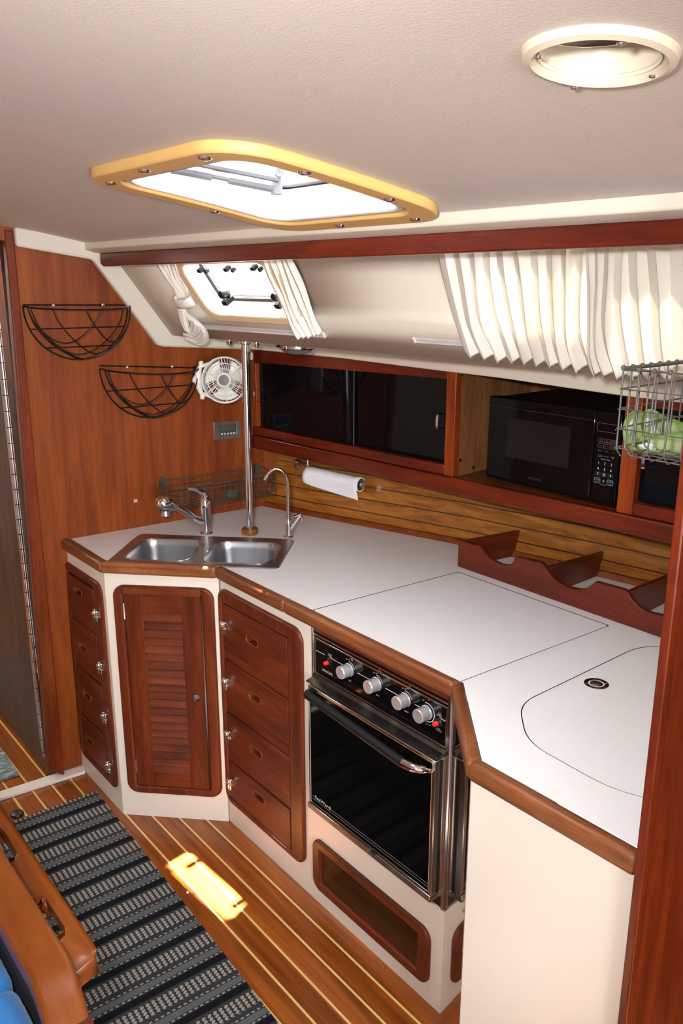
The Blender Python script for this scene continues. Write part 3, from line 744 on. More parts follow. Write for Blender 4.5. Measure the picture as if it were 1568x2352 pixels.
def drawer_front(F, a0, a1, b0, b1, root, pa, pb, mat, latch=None):
    hole = rrect(pa - 0.030, pa + 0.030, pb - 0.011, pb + 0.011, 0.0105)
    m = MB(); m.fill(F, [(a0, b0), (a1, b0), (a1, b1), (a0, b1)], [hole], c=0.0080)
    lp = [(a0, b0), (a1, b0), (a1, b1), (a0, b1)]
    for i in range(4):
        p, q = lp[i], lp[(i + 1) % 4]; m.quad(F.p(*p, 0.0080), F.p(*q, 0.0080), F.p(*q, -0.012), F.p(*p, -0.012))
    k = len(hole)
    for i in range(k):
        p, q = hole[i], hole[(i + 1) % k]; m.quad(F.p(*p, 0.0080), F.p(*q, 0.0080), F.p(*q, -0.014), F.p(*p, -0.014))
    m.prism(F, rrect(pa - 0.032, pa + 0.032, pb - 0.013, pb + 0.013, 0.012), -0.018, -0.014)
    d = m.build('drawer', mat, root, ang=30, weld=True, bevel=0.0016)
    MB().ring(F, rrect(pa - 0.033, pa + 0.033, pb - 0.0135, pb + 0.0135, 0.013), hole, 0.0072, 0.0092).build('grip_rim', trim_x, d)
    if latch:
        la, lb = latch
        m = MB()
        m.box(F, la - 0.010, la + 0.010, lb - 0.012, lb + 0.012, 0.007, 0.014)
        m.prism(F, rrect(la - 0.011, la + 0.011, lb - 0.006, lb + 0.019, 0.009), 0.011, 0.021)
        m.tube([F.p(la - 0.005, lb - 0.004, 0.017), F.p(la - 0.005, lb - 0.021, 0.017)], 0.0055, 10)
        m.tube([F.p(la + 0.005, lb - 0.004, 0.017), F.p(la + 0.005, lb - 0.021, 0.017)], 0.0055, 10)
        m.ball(F.p(la, lb + 0.008, 0.021), 0.008, 10)
        m.build('latch', chrome, d, bevel=0.0015)
    return d

def body_panel(F, a0, a1, holes, root, z1=TOPZ, depth=0.02, name='body'):
    outer = [(a0, 0.0), (a1, 0.0), (a1, z1), (a0, z1)]
    m = MB(); m.fill(F, outer, holes, c=0.0); 
    for i in range(4):
        p, q = outer[i], outer[(i + 1) % 4]; m.quad(F.p(*p, 0), F.p(*q, 0), F.p(*q, -depth), F.p(*p, -depth))
    return m.build(name, white_gel, root, smooth=False)

# --- left drawer bank
lb = thing('drawer_cabinet', 'narrow four-drawer cabinet against the bulkhead, latches on its right side', 'cabinet', mid(FL, 0.17), 'galley drawer cabinets')
Lc1 = 0.342
f0, f1 = FL.px((150, 1283))[0] - 0.004, FL.px((233, 1345))[0] + 0.006
ia0, ia1 = f0 + 0.025, f1 - 0.062
body_panel(FL, 0.0, Lc1, [rrect(f0 + .01, f1 - .01, 0.09, 0.79, 0.03)], lb)
MB().ring(FL, rrect(f0, f1, 0.078, 0.802, 0.036, 6), rrect(ia0, ia1, 0.100, 0.775, 0.0008, 6), -0.012, 0.009).build('face_frame', drawer_z, lb, bevel=0.006)
bnd = [(0.642, 0.765), (0.470, 0.607), (0.283, 0.432), (0.108, 0.246)]
gx = [FL.px(p)[0] for p in ((185, 1355), (196, 1487), (207, 1599), (211.6, 1706))]
gy = [0.725, 0.527, 0.350, 0.170]; ly = [0.695, 0.516, 0.339, 0.158]; lx = FL.px((218, 1400), .015)[0]
for i, (b0, b1) in enumerate(bnd):
    drawer_front(FL, ia0 + .003, ia1 - .003, b0, b1, lb, gx[i] - 0.005, gy[i], drawer_x, (lx + 0.004, ly[i]))
for i in range(3): MB().box(FL, ia0, ia1, bnd[i + 1][1] + .003, bnd[i][0] - .003, -0.012, 0.0035).build('rail', drawer_x, lb)

# --- sink cabinet with louvred door
sc_ = thing('sink_cabinet', 'angled cabinet under the sink with a louvred mahogany door', 'cabinet', mid(FD, 0.178))
body_panel(FD, 0.0, 0.35497, [rrect(0.035, 0.328, 0.10, 0.80, 0.03)], sc_)
MB().ring(FD, rrect(0.024, 0.339, 0.090, 0.810, 0.038, 6), rrect(0.057, 0.300, 0.116, 0.783, 0.0008, 6), -0.014, 0.009).build('face_frame', drawer_z, sc_, bevel=0.006)
MB().box(FD, 0.058, 0.2985, 0.781, 0.803, -0.014, 0.0095).build('frame_rail', drawer_d, sc_, bevel=0.002)
dr = MB(); dr.box(FD, 0.0585, 0.116, 0.118, 0.7795, -0.014, 0.005)
dr = dr.build('door', drawer_z, sc_, bevel=0.0015)
m = MB(); hole = circ(0.269, 0.442, 0.0125, 20)
o_ = [(0.236, 0.118), (0.2965, 0.118), (0.2965, 0.7795), (0.236, 0.7795)]
m.fill(FD, o_, [hole], c=0.005)
for i in range(4):
    p, q = o_[i], o_[(i + 1) % 4]; m.quad(FD.p(*p, 0.005), FD.p(*q, 0.005), FD.p(*q, -0.014), FD.p(*p, -0.014))
for i in range(20):
    p, q = hole[i], hole[(i + 1) % 20]; m.quad(FD.p(*p, 0.005), FD.p(*q, 0.005), FD.p(*q, -0.012), FD.p(*p, -0.012))
m.build('lock_stile', drawer_z, dr, ang=30)
MB().prism(FD, circ(0.269, 0.442, 0.0135, 20), -0.016, -0.012).build('finger_hole', plain('pale_latch_disc', (0.35, 0.40, 0.44, 1), 0.3, 0.6), dr)
for b0, b1 in ((0.720, 0.7795), (0.118, 0.166)): MB().box(FD, 0.1165, 0.2355, b0, b1, -0.014, 0.0045).build('door_rail', drawer_d, dr, bevel=0.0012)
nl = 21; hstep = (0.720 - 0.166) / nl
for i in range(nl):
    b = 0.166 + i * hstep
    m = MB(); pr = [(b + 0.0008, 0.0060), (b + 0.0035, 0.0062), (b + hstep + 0.006, -0.0125), (b + hstep + 0.006, -0.0155), (b + 0.003, -0.006), (b + 0.0004, 0.001)]
    k = len(pr); m.add([FD.p(0.116, q, c) for q, c in pr] + [FD.p(0.236, q, c) for q, c in pr], [tuple(range(k)), tuple(range(k, 2 * k))] + [(j, (j + 1) % k, k + (j + 1) % k, k + j) for j in range(k)])
    m.build('louvre', louvre_m, dr, ang=20)
for b in (0.70, 0.165):
    m = MB(); m.tube([FD.p(0.0575, b, 0.0075), FD.p(0.0575, b + 0.052, 0.0075)], 0.003, 8); m.box(FD, 0.0575, 0.062, b, b + 0.052, 0.005, 0.0062); m.build('hinge', hinge_m, dr)

# --- right drawer bank
rb = thing('drawer_cabinet', 'wider four-drawer cabinet beside the oven, latches on its left side', 'cabinet', mid(FRT, 0.21), 'galley drawer cabinets')
f0, f1 = FRT.px((503, 1355))[0] + 0.002, FRT.px((699, 1440))[0] - 0.004
ia0, ia1 = f0 + 0.021, f1 - 0.065
body_panel(FRT, 0.0, 0.438, [rrect(f0 + .012, f1 - .012, 0.095, 0.79, 0.03)], rb)
MB().ring(FRT, rrect(f0, f1, 0.084, 0.815, 0.040, 6), rrect(ia0, ia1, 0.104, 0.772, 0.0008, 6), -0.012, 0.010).build('face_frame', drawer_z, rb, bevel=0.006)
bnd = [(0.630, 0.768), (0.450, 0.584), (0.279, 0.406), (0.106, 0.236)]
gx = [FRT.px(p)[0] for p in ((584, 1471), (590, 1601), (593, 1726), (599, 1828.5))]; gy = [0.702, 0.524, 0.343, 0.193]; ly = [0.701, 0.515, 0.335, 0.165]
lx = FRT.px((513, 1429), .015)[0]
for i, (b0, b1) in enumerate(bnd):
    drawer_front(FRT, ia0 + .003, ia1 - .003, b0, b1, rb, gx[i], gy[i], drawer_x, (lx, ly[i]))
for i in range(3): MB().box(FRT, ia0, ia1, bnd[i + 1][1] + .003, bnd[i][0] - .003, -0.012, 0.0035).build('rail', drawer_x, rb)
MB().box(FRT, ia1 - 0.09, ia1 - 0.02, 0.1010, 0.1045, 0.009, 0.0115).build('hinge', hinge_m, rb)

# --- white base under the oven with the open cubby
XL, XR = 0.438, 0.953                                   # along FRT, = x -1.608 .. -1.093
ob = thing('cubby_cabinet', 'white base under the oven with an open mahogany-framed cubby', 'cabinet', mid(FRT, 0.70))
ci = rrect(0.498, 0.872, 0.075, 0.185, 0.004)
body_panel(FRT, XL + .0005, XR, [rrect(0.478, 0.898, 0.068, 0.200, 0.02)], ob, z1=0.292, depth=0.46)
m = MB(); m.box(FRT, XL + .0005, XL + 0.016, 0.292, TOPZ, -0.3, 0.0); m.build('side_strip', white_gel, ob)
MB().ring(FRT, rrect(0.458, 0.916, 0.052, 0.2135, 0.032, 6), ci and rrect(0.494, 0.876, 0.078, 0.186, 0.002, 6), -0.006, 0.010).build('cubby_frame', drawer_x, ob, bevel=0.005)
m = MB(); A0, A1, B0, B1, D = 0.485, 0.890, 0.070, 0.197, -0.30
m.quad(FRT.p(A0, B0, 0), FRT.p(A1, B0, 0), FRT.p(A1, B0, D), FRT.p(A0, B0, D)); m.quad(FRT.p(A0, B1, 0), FRT.p(A1, B1, 0), FRT.p(A1, B1, D), FRT.p(A0, B1, D))
m.quad(FRT.p(A0, B0, 0), FRT.p(A0, B1, 0), FRT.p(A0, B1, D), FRT.p(A0, B0, D)); m.quad(FRT.p(A1, B0, 0), FRT.p(A1, B1, 0), FRT.p(A1, B1, D), FRT.p(A1, B0, D)); m.quad(FRT.p(A0, B0, D), FRT.p(A1, B0, D), FRT.p(A1, B1, D), FRT.p(A0, B1, D))
m.build('cubby_box', inner_m, ob, smooth=False)

# --- mirror-polished side panel and the white ice box front
q0, q1 = np.array([-1.0925, 1.190, 0]), np.array([-0.8695, 1.0025, 0])
FM = Fr(q0, q1 - q0, (0, 0, 1)); LM = np.linalg.norm(q1 - q0)
sp_ = thing('steel_side_panel', 'mirror-polished stainless panel on the angled side right of the oven', 'panel', (q0 + q1) / 2)
MB().box(FM, 0.002, LM, 0.0, TOPZ, -0.004, 0).build('sheet', mirror_m, sp_)
MB().lathe(FM.p(LM - 0.011, 0.545, 0), FM.n, [(0.004, 0), (0.0035, 0.0015), (0.001, 0.002)], 10).build('screw', satin, sp_)
FI = Fr((q1[0], q1[1], 0), (1, 0, 0), (0, 0, 1))
il = thing('icebox', 'white built-in icebox at right end of the galley, ring-pull lid in worktop', 'icebox', (-0.70, 1.30, 0.0))
MB().box(FI, 0.0005, -0.534 - q1[0], 0.0, TOPZ, -0.02, 0).build('front_panel', white_gel, il, bevel=0.002)

# ================================================================== worktop
K = [(-2.640, 0.917), (-2.291, 0.9195), (-2.032, 1.1655), (-1.086, 1.1745), (-0.8615, 0.9815), (-0.5335, 0.9865)]
def offset(path, d):
    out = []
    for i, p in enumerate(path):
        p = np.array(p)
        ns = []
        if i > 0: e = unit(p - np.array(path[i - 1])); ns.append(np.array([-e[1], e[0]]))
        if i < len(path) - 1: e = unit(np.array(path[i + 1]) - p); ns.append(np.array([-e[1], e[0]]))
        if len(ns) == 1: out.append(tuple(p + d * ns[0]))
        else:
            b = unit(ns[0] + ns[1]); out.append(tuple(p + b * d / (b @ ns[0])))
    return out
KI = offset(K, 0.028)
CT = 0.880
def onc(p): q = onz(p, CT); return (q[0], q[1])
ud = unit((0.707, 0.690, 0)); vd = np.array([-ud[1], ud[0], 0])
SK = Fr((-2.285, 0.942, CT), ud, vd)
sink_hole = [tuple(SK.p(a, b)[:2]) for a, b in rrect(0.012, 0.510, 0.0195, 0.275, 0.03)]
bq = [onc((716, 1401)), onc((1047, 1570)), onc((1400, 1437)), onc((1052, 1313))]
def shrink(poly, d):
    c = np.mean(np.array(poly), 0); return [tuple(np.array(p) + unit(np.append(c - np.array(p), 0))[:2] * d) for p in poly]
lidc = [(-0.944, 1.222), (-0.842, 1.120), (-0.660, 1.113), (-0.575, 1.150), (-0.560, 1.60), (-0.60, 1.700), (-0.915, 1.700), (-0.945, 1.640)]
def round_poly(poly, r, n=5):
    out = []; m_ = len(poly)
    for i in range(m_):
        p0, p, p1 = (np.array(poly[(i + k) % m_]) for k in (-1, 0, 1))
        a, b = p0 - p, p1 - p; rr = min(r, np.linalg.norm(a) * .45, np.linalg.norm(b) * .45)
        s, e = p + a / np.linalg.norm(a) * rr, p + b / np.linalg.norm(b) * rr
        for k in range(n + 1):
            t_ = k / n; out.append(tuple((1 - t_) ** 2 * s + 2 * t_ * (1 - t_) * p + t_ * t_ * e))
    return out
lid = round_poly(lidc, 0.05)
bk = [tuple(liner(x, 0)[:2] - np.array([0, .004])) for x in (-0.53, -0.9, -1.1, -1.295, -1.5, -1.752, -1.988, -2.2, -2.341, -2.50)]
bk[-1] = (-2.535, 1.675)
wt = thing('worktop', 'white laminate galley worktop with worn teak edge', 'worktop', (-1.6, 1.4, CT))
outer = KI[1:] + bk + [tuple(FB.p(*fbyz(y, 0.88), 0.001)[:2]) for y in (1.62, 1.25, 0.95)]
bh = round_poly(bq, 0.006, 3)
m = MB(); m.fill(FZ, outer, [sink_hole, bh, lid], c=CT)
m.build('top', laminate, wt, smooth=False)
for lp in (bh, lid):
    m = MB()
    for i in range(len(lp)):
        p, q = lp[i], lp[(i + 1) % len(lp)]; m.quad((*p, CT), (*q, CT), (*q, CT - .02), (*p, CT - .02))
    m.prism(FZ, lp, CT - 0.022, CT - 0.020); m.build('recess', blk_matte, wt, smooth=False)  # seam walls and floor coloured black in place of shade in the gap
segs = [('edge_trim', trim_x, 0), ('edge_trim', trim_d, 1), ('edge_trim', trim_x, 2), ('edge_trim', trim_d, 3), ('edge_trim', trim_x, 4)]
splits = {2: [0.362]}
trim_n = wood('worn_teak_edge_return', srgb(73, 38, 18), srgb(114, 64, 36), srgb(147, 93, 57), 'y', rot=PI / 4, rough=0.42, coat=0.12, fine=1.4)
for nm, mt, i in segs:
    A, B, Bi, Ai = np.array(K[i]), np.array(K[i + 1]), np.array(KI[i + 1]), np.array(KI[i])
    cutv = [0.0] + splits.get(i, []) + [1.0]
    for s0, s1 in zip(cutv[:-1], cutv[1:]):
        g0, g1 = s0 + (0.0008 if s0 > 0 else 0), s1 - (0.0008 if s1 < 1 else 0)
        poly = [A + (B - A) * g0, A + (B - A) * g1, Ai + (Bi - Ai) * g1, Ai + (Bi - Ai) * g0]
        MB().hexa([(*p, 0.847) for p in poly], [(*p, CT + 0.004) for p in poly]).build('edge_trim', mt if i != 3 else trim_n, wt, bevel=0.009, seg=3)
MB().box(FRT, 0.42, 0.945, 0.826, 0.847, -0.03, -0.006).build('trim_shadow_board', drawer_x, wt)  # brown wood board, standing in for the shadow under the edge trim

bc = MB(); pl = round_poly(shrink(bq, 0.0042), 0.006, 3); bc.prism(FZ, pl, CT - 0.0008, CT)
bc = bc.build('burner_cover', laminate, smooth=False); MB().prism(FZ, pl, CT - 0.018, CT - 0.0009).build('core', blk_matte, bc, smooth=False)  # black body below the laminate, so the seam's shade is in its colour
tag(bc, 'flat white lift-out cover over the stove burners, dark seams around it', 'cover')
def inset(poly, d):
    c = np.mean(np.array(poly), 0); n_ = len(poly); out = []
    for i in range(n_):
        p0, p1 = np.array(poly[i - 1]), np.array(poly[(i + 1) % n_]); e = unit(np.append(p1 - p0, 0))[:2]; nn = np.array([-e[1], e[0]])
        out.append(tuple(np.array(poly[i]) + nn * d))
    return out
ild = MB().prism(FZ, inset(lid, 0.0024), CT - 0.0008, CT).build('lid', laminate, il, smooth=False)
MB().prism(FZ, inset(lid, 0.0024), CT - 0.018, CT - 0.0009).build('core', blk_matte, ild, smooth=False)  # black underside body, painted-in shade for the lid seam
rc = onz((1369, 1571), CT)
MB().lathe((rc[0], rc[1], CT), (0, 0, 1), [(0.0255, -0.004), (0.0255, 0.0012), (0.0235, 0.002), (0.017, 0.0012), (0.016, -0.003), (0.0, -0.003)], 32, caps=False).build('pull_plate', chrome, ild)
m = MB(); m.lathe((rc[0], rc[1], CT), (0, 0, 1), [(0.013, -0.002), (0.0135, 0.001), (0.010, 0.003), (0.004, 0.004), (0.0, 0.004)], 20, caps=False); m.build('pull_ring', satin, ild)
for s_ in (-1, 1): MB().lathe((rc[0] + s_ * 0.0135, rc[1] + s_ * 0.0155, CT + 0.0015), (0, 0, 1), [(0.0022, 0), (0.0018, 0.0006), (0, 0.0008)], 8, caps=False).build('screw', satin, ild)

# ================================================================== fiddle rack
fd = thing('fiddle_rack', 'mahogany fiddle rack with scooped front and three dividers on the worktop', 'rack', (-1.2, 1.74, CT))
F_f = Fr((0, 1.735, 0), (1, 0, 0), (0, 0, 1))
tp = [(1052, 1240), (1090, 1251), (1099, 1253), (1110, 1270), (1125, 1285), (1148, 1296), (1166, 1299), (1174, 1295), (1181, 1283), (1188, 1279), (1241, 1292), (1248, 1299), (1258, 1316), (1275, 1334), (1300, 1348), (1330, 1354), (1345, 1352), (1356, 1344), (1366, 1336), (1430, 1354), (1441, 1361), (1450, 1378), (1468, 1396), (1492, 1408), (1520, 1414)]
tpl = [F_f.px(p) for p in tp]
bt = [F_f.px((1515, 1463)), F_f.px((1052, 1306))]
xr = -0.5345
pr = tpl + [(tpl[-1][0] + 0.05, tpl[-1][1] - 0.003), (-0.80, 0.958), (-0.70, 0.968), (xr, 0.968), (xr, CT + .0005), (tpl[0][0], CT + .0005)]
MB().prism(F_f, pr, -0.016, 0.0).build('front_board', mahog_x, fd, bevel=0.003)
mahog_y = wood('mahogany_cross_grain', srgb(58, 18, 7), srgb(88, 30, 11), srgb(112, 46, 18), 'y', rough=0.3, coat=0.3)
for f_t, bk_t, bk_b in (((1056, 1241), (1190, 1212), (1183, 1275)), ((1250, 1297), (1368, 1260), (1368, 1322)), ((1432, 1354), (1560, 1300), (1555, 1368))):
    xf = F_f.px(f_t)[0] + (0.0065 if f_t[0] < 1100 else 0.0); b = onz(bk_b, CT); zt = hit(bk_t, (0, 1, 0), (0, b[1] + 0.03, 0))
    dirv = unit(np.array([b[0] - xf, b[1] - 1.752, 0])); s_ = np.array([-dirv[1], dirv[0], 0]) * 0.0065
    p0, p1 = np.array([xf, 1.752, CT + .0005]), np.array([b[0], b[1] - 0.004, CT + .0005]); zf = tpl[0][1] - 0.001
    p2 = np.array([b[0], b[1] + 0.022, zt[2]]); p3 = np.array([xf, 1.752, zf])
    m = MB(); q = [p0, p1, p2, p3]; m.add([x - s_ for x in q] + [x + s_ for x in q], [(0, 1, 2, 3), (7, 6, 5, 4)] + [(i, (i + 1) % 4, 4 + (i + 1) % 4, 4 + i) for i in range(4)])
    m.build('divider', mahog_y, fd, bevel=0.002)

# ================================================================== sink and taps
sk = thing('sink', 'double-bowl stainless steel sink set diagonally in the worktop corner', 'sink', SK.p(0.26, 0.14))
RW, RD = 0.522, 0.286
bw = [rrect(0.032, 0.244, 0.028, 0.236, 0.045, 6), rrect(0.278, 0.492, 0.028, 0.236, 0.045, 6)]
m = MB(); m.fill(SK, rrect(0.0, RW, 0.0, RD, 0.022), bw, c=0.0035)
ro = rrect(0.0, RW, 0.0, RD, 0.022); ri = rrect(-0.003, RW + .003, -0.003, RD + .003, 0.024); n = len(ro)
m.add([SK.p(a, b, 0.0035) for a, b in ro] + [SK.p(a, b, 0.0005) for a, b in ri], [(i, (i + 1) % n, n + (i + 1) % n, n + i) for i in range(n)])
m.build('rim', steel_sink, sk, bevel=0)
for k, b in enumerate(bw):
    a0, a1 = (0.032, 0.244) if k == 0 else (0.278, 0.492)
    m = MB(); lv = [(0.0, 0.0035, 0.045), (0.003, -0.001, 0.044), (0.006, -0.02, 0.042), (0.012, -0.12, 0.04), (0.020, -0.140, 0.036), (0.036, -0.150, 0.03), (0.085, -0.154, 0.012)]
    n = len(b); V = []
    for ins, h, r in lv: V += [SK.p(a, q, h) for a, q in rrect(a0 + ins, a1 - ins, 0.028 + ins, 0.236 - ins, r, 6)]
    fs = [(j * n + i, j * n + (i + 1) % n, (j + 1) * n + (i + 1) % n, (j + 1) * n + i) for j in range(len(lv) - 1) for i in range(n)] + [tuple((len(lv) - 1) * n + i for i in range(n))]
    m.add(V, fs); m.build('bowl', steel_sink, sk, ang=60)
    m = MB(); m.ring(SK, rrect(a0 - .004, a1 + .004, 0.024, 0.240, 0.048, 6), rrect(a0, a1, 0.028, 0.236, 0.045, 6), 0.0032, 0.0052); m.build('bowl_lip', chrome, sk, bevel=0.0008)
    MB().lathe(SK.p((a0 + a1) / 2, 0.132, -0.1535), (0, 0, 1), [(0.036, 0), (0.036, 0.002), (0.028, 0.001), (0.0, -0.001)], 24, caps=False).build('drain', chrome, sk)

# mixer tap with pull-out spray
fz_ = onz((474, 1226), CT); fz_ = np.array([fz_[0], fz_[1], CT])
fc = thing('mixer_tap', 'chrome single-lever mixer tap with slanted pull-out spray over the sink', 'tap', fz_)
camr = unit(R[:, 0])                                     # picture-right, level enough to pose the spout
def pz(p, base, dep=0.0):
    """point on the upright plane through base that faces the sink diagonal"""
    return hit(p, unit((0.85, -0.52, 0)), base + unit((0.85, -0.52, 0)) * dep)
MB().lathe(fz_, (0, 0, 1), [(0.0215, 0), (0.0215, 0.005), (0.0175, 0.008), (0.0165, 0.05), (0.0175, 0.075), (0.0195, 0.095), (0.0185, 0.112), (0.013, 0.125), (0.004, 0.131)], 28).build('body', chrome, fc)
P = [fz_ + np.array([0, 0, 0.042]), pz((450, 1192), fz_, 0.012), pz((425, 1175), fz_, 0.022), pz((404, 1164), fz_, 0.030)]
MB().tube(smooth_path(P, 5), [0.0135] * 5 + [0.013] * 6 + [0.0125] * 5, 16).build('spout', chrome, fc)
hd = [pz((406, 1165), fz_, 0.029), pz((396, 1162), fz_, 0.032), pz((384, 1158), fz_, 0.036), pz((373, 1156), fz_, 0.040), pz((366, 1158), fz_, 0.042), pz((362, 1163), fz_, 0.043)]
MB().tube(smooth_path(hd, 4), [0.0135, 0.0145, 0.0155, 0.0165] + [0.018, 0.0205, 0.022, 0.0235] + [0.0245, 0.025, 0.0255, 0.0255] + [0.025, 0.0245, 0.024, 0.022] + [0.020, 0.017, 0.013, 0.008, 0.003], 18).build('spray_head', chrome, fc)
m = MB(); hp = pz((380, 1180), fz_, 0.040); m.lathe(hp, (0, 0, -1), [(0.017, -0.012), (0.019, 0.004), (0.017, 0.006), (0.0, 0.006)], 18, caps=False); m.build('spray_face', satin, fc)
lv = [pz((470, 1140), fz_, 0.0), pz((466, 1133), fz_, 0.004), pz((458, 1128), fz_, 0.010), pz((446, 1124), fz_, 0.018), pz((432, 1123), fz_, 0.026)]
lvp = smooth_path(lv, 4); MB().tube(lvp, list(np.linspace(0.0135, 0.0035, len(lvp))), 12).build('lever', chrome, fc)

# grab pole
pb = onz((574, 1226), CT); pb = np.array([pb[0], pb[1], CT])
pole = thing('grab_pole', 'tall chrome pole from worktop to deck edge with wooden foot', 'pole', pb)
MB().lathe(pb + np.array([0, 0, .0005]), (0, 0, 1), [(0.0265, 0), (0.0275, 0.003), (0.0275, 0.016), (0.0255, 0.020), (0.016, 0.020)], 28).build('wooden_collar', collar_m, pole, bevel=0.001)
ptop = hit((564, 786), (0, 0, 1), (0, 0, SZ - 0.004)); ptop = np.array([ptop[0], ptop[1], SZ - 0.004])
tt = unit(hit((563, 800), (0, 1, 0), (0, pb[1] + 0.01, 0)) - pb) * 0.65 + pb
ptop = np.array([tt[0] + 0.0, tt[1], 1.521])
MB().tube([pb + np.array([0, 0, 0.018]), ptop], 0.0125, 20).build('tube', chrome, pole)
MB().lathe(pb + np.array([0, 0, 0.0205]), (0, 0, 1), [(0.0145, 0), (0.0145, 0.003), (0.0128, 0.004)], 20, caps=False).build('foot_ring', chrome, pole)
MB().lathe(ptop, (0, 0, -1), [(0.030, -0.003), (0.030, 0.003), (0.018, 0.005), (0.018, 0.016), (0.0128, 0.018)], 24, caps=False).build('top_flange', chrome, pole, bevel=0.001)
m = MB(); m.box(Fr((ptop[0], ptop[1], 0), E1, OUT), -0.095, 0.085, -0.02, 0.02, 1.520, 1.5245); m.build('top_plate', satin, pole, bevel=0.002)
for dx_ in (-0.075, -0.028, 0.030, 0.068):
    q = ptop + E1 * dx_ + OUT * (-0.008 if abs(dx_) > 0.05 else 0.02); MB().lathe(np.array([q[0], q[1], 1.520]), (0, 0, -1), [(0.010, 0), (0.011, 0.005), (0.0105, 0.013), (0.007, 0.021), (0.002, 0.024)], 14).build('dome_nut', chrome, pole)

# slim filter tap
tb = onz((663, 1234), CT); tb = np.array([tb[0], tb[1], CT])
ft = thing('filter_tap', 'slim chrome drinking-water tap with goose-neck beside the sink corner', 'tap', tb)
MB().lathe(tb, (0, 0, 1), [(0.0175, 0), (0.0175, 0.004), (0.013, 0.008), (0.0115, 0.02), (0.0105, 0.045), (0.009, 0.062), (0.0065, 0.066)], 22).build('body', chrome, ft)
gp = [tb + np.array([0, 0, 0.055])] + [pz(p, tb) for p in ((661, 1160), (660, 1120), (656, 1095), (645, 1080), (632, 1077), (619, 1084), (611, 1096))]
MB().tube(smooth_path(gp, 6), 0.0048, 12).build('goose_neck', chrome, ft)
e0, e1 = pz((612.5, 1093), tb), pz((608, 1102), tb); MB().tube([e0, e1], 0.0065, 12).build('nozzle', chrome, ft)
lvq = [tb + np.array([0, 0, 0.022]), pz((675, 1204), tb), pz((683, 1192), tb), pz((690, 1183), tb)]
MB().tube(smooth_path(lvq, 4), list(np.linspace(0.010, 0.007, 13)), 12).build('side_valve', chrome, ft)
m = MB(); m.tube([pz((676, 1188), tb), pz((691, 1181), tb)], 0.0062, 10); m.build('lever_cap', blk_plastic, ft)
m = MB(); m.tube(smooth_path([pz((690, 1182), tb), pz((693, 1190), tb), pz((691, 1200), tb)], 4), 0.004, 10); m.build('lever', chrome, ft)

# ================================================================== cooker
cx = lambda x: x + 2.046
ck = thing('oven_range', 'black glass-fronted galley oven with four control knobs under the worktop', 'oven', mid(FRT, 0.70, -0.2)); ck.location.z = 0.293
m = MB(); m.box(FRT, 0.458, 0.9475, 0.2935, 0.825, -0.42, -0.016); m.build('carcass', blk_plastic, ck)
A0, A1 = 0.468, 0.9385
MB().box(FRT, A0 + .002, A1 - .002, 0.7155, 0.8085, -0.016, -0.001).build('control_panel', blk_gloss, ck)
MB().ring(FRT, [(A0 - .004, 0.7105), (A1 + .004, 0.7105), (A1 + .004, 0.8135), (A0 - .004, 0.8135)], [(A0 + .002, 0.7155), (A1 - .002, 0.7155), (A1 - .002, 0.8085), (A0 + .002, 0.8085)], -0.016, 0.001).build('panel_bezel', steel, ck, bevel=0.0008)
m = MB(); m.box(FRT, 0.4565, 0.4635, 0.297, 0.840, -0.05, 0.003); m.build('side_trim', steel, ck, bevel=0.001)
m = MB(); m.box(FRT, 0.9435, 0.9515, 0.297, 0.840, -0.05, 0.003); m.build('side_trim', steel, ck, bevel=0.001)
m = MB(); m.tube([FRT.p(A0 - .004, 0.8195, -0.004), FRT.p(A1 + .006, 0.8195, -0.004)], 0.0035, 8); m.build('fiddle_bar', steel, ck)
m = MB(); sec = [(0.7100, -0.012), (0.7100, 0.002), (0.7045, 0.010), (0.7000, 0.030), (0.6975, 0.030), (0.6960, -0.012)]; k = len(sec)
m.add([FRT.p(A0, b, c) for b, c in sec] + [FRT.p(0.9435, b, c) for b, c in sec], [tuple(range(k)), tuple(range(k, 2 * k))] + [(i, (i + 1) % k, k + (i + 1) % k, k + i) for i in range(k)])
m.build('ledge', plain('dark_reflection_steel', (0.16, 0.16, 0.15, 1), 0.25, 1.0), ck, ang=15)  # steel colour darkened to carry the grey reflection on the ledge
# door
da0, da1, db0, db1 = 0.484, 0.9445, 0.352, 0.6965
od = MB(); od.ring(FRT, [(da0, db0), (da1, db0), (da1, db1), (da0, db1)], [(da0 + .007, db0 + .004), (da1 - .012, db0 + .004), (da1 - .012, db1 - .009), (da0 + .007, db1 - .009)], 0.002, 0.036)
od = od.build('door', steel, ck, bevel=0.0015)
MB().box(FRT, da0 + .006, da1 - .011, db0 + .003, db1 - .008, 0.004, 0.0335).build('door_glass', glass_oven, od)
m = MB(); m.box(FRT, da1, da1 + 0.0012, db0, db1 - .004, 0.012, 0.020); m.build('edge_groove', blk_plastic, od)
m = MB(); m.box(FRT, da0 + .012, da1 - .014, 0.3655, 0.3665, 0.0334, 0.0338); m.box(FRT, da0 + .012, da0 + 0.024, 0.3735, 0.3745, 0.0334, 0.0338); m.box(FRT, da0 + 0.088, da1 - .014, 0.3735, 0.3745, 0.0334, 0.0338)
m.build('printed_lines', print_dim, od)
m = MB(); text_mesh(m, FRT, 'SeaWard', da0 + 0.056, 0.3755, 0.010, 0.0339, squash=1.25); m.build('lettering', print_m, od)
h0, h1, h2 = FRT.w((706, 1596), .072), FRT.w((924, 1752), .072), FRT.w((950, 1764), .066)
MB().tube([FRT.w((716, 1585), .036), FRT.w((708, 1590), .060), FRT.w((704, 1597), .072)], 0.009, 10).build('handle_post', blk_plastic, od)
hd_ = MB(); hd_.tube([h0, h1], 0.0112, 16); hd_ = hd_.build('handle', blk_matte, od)
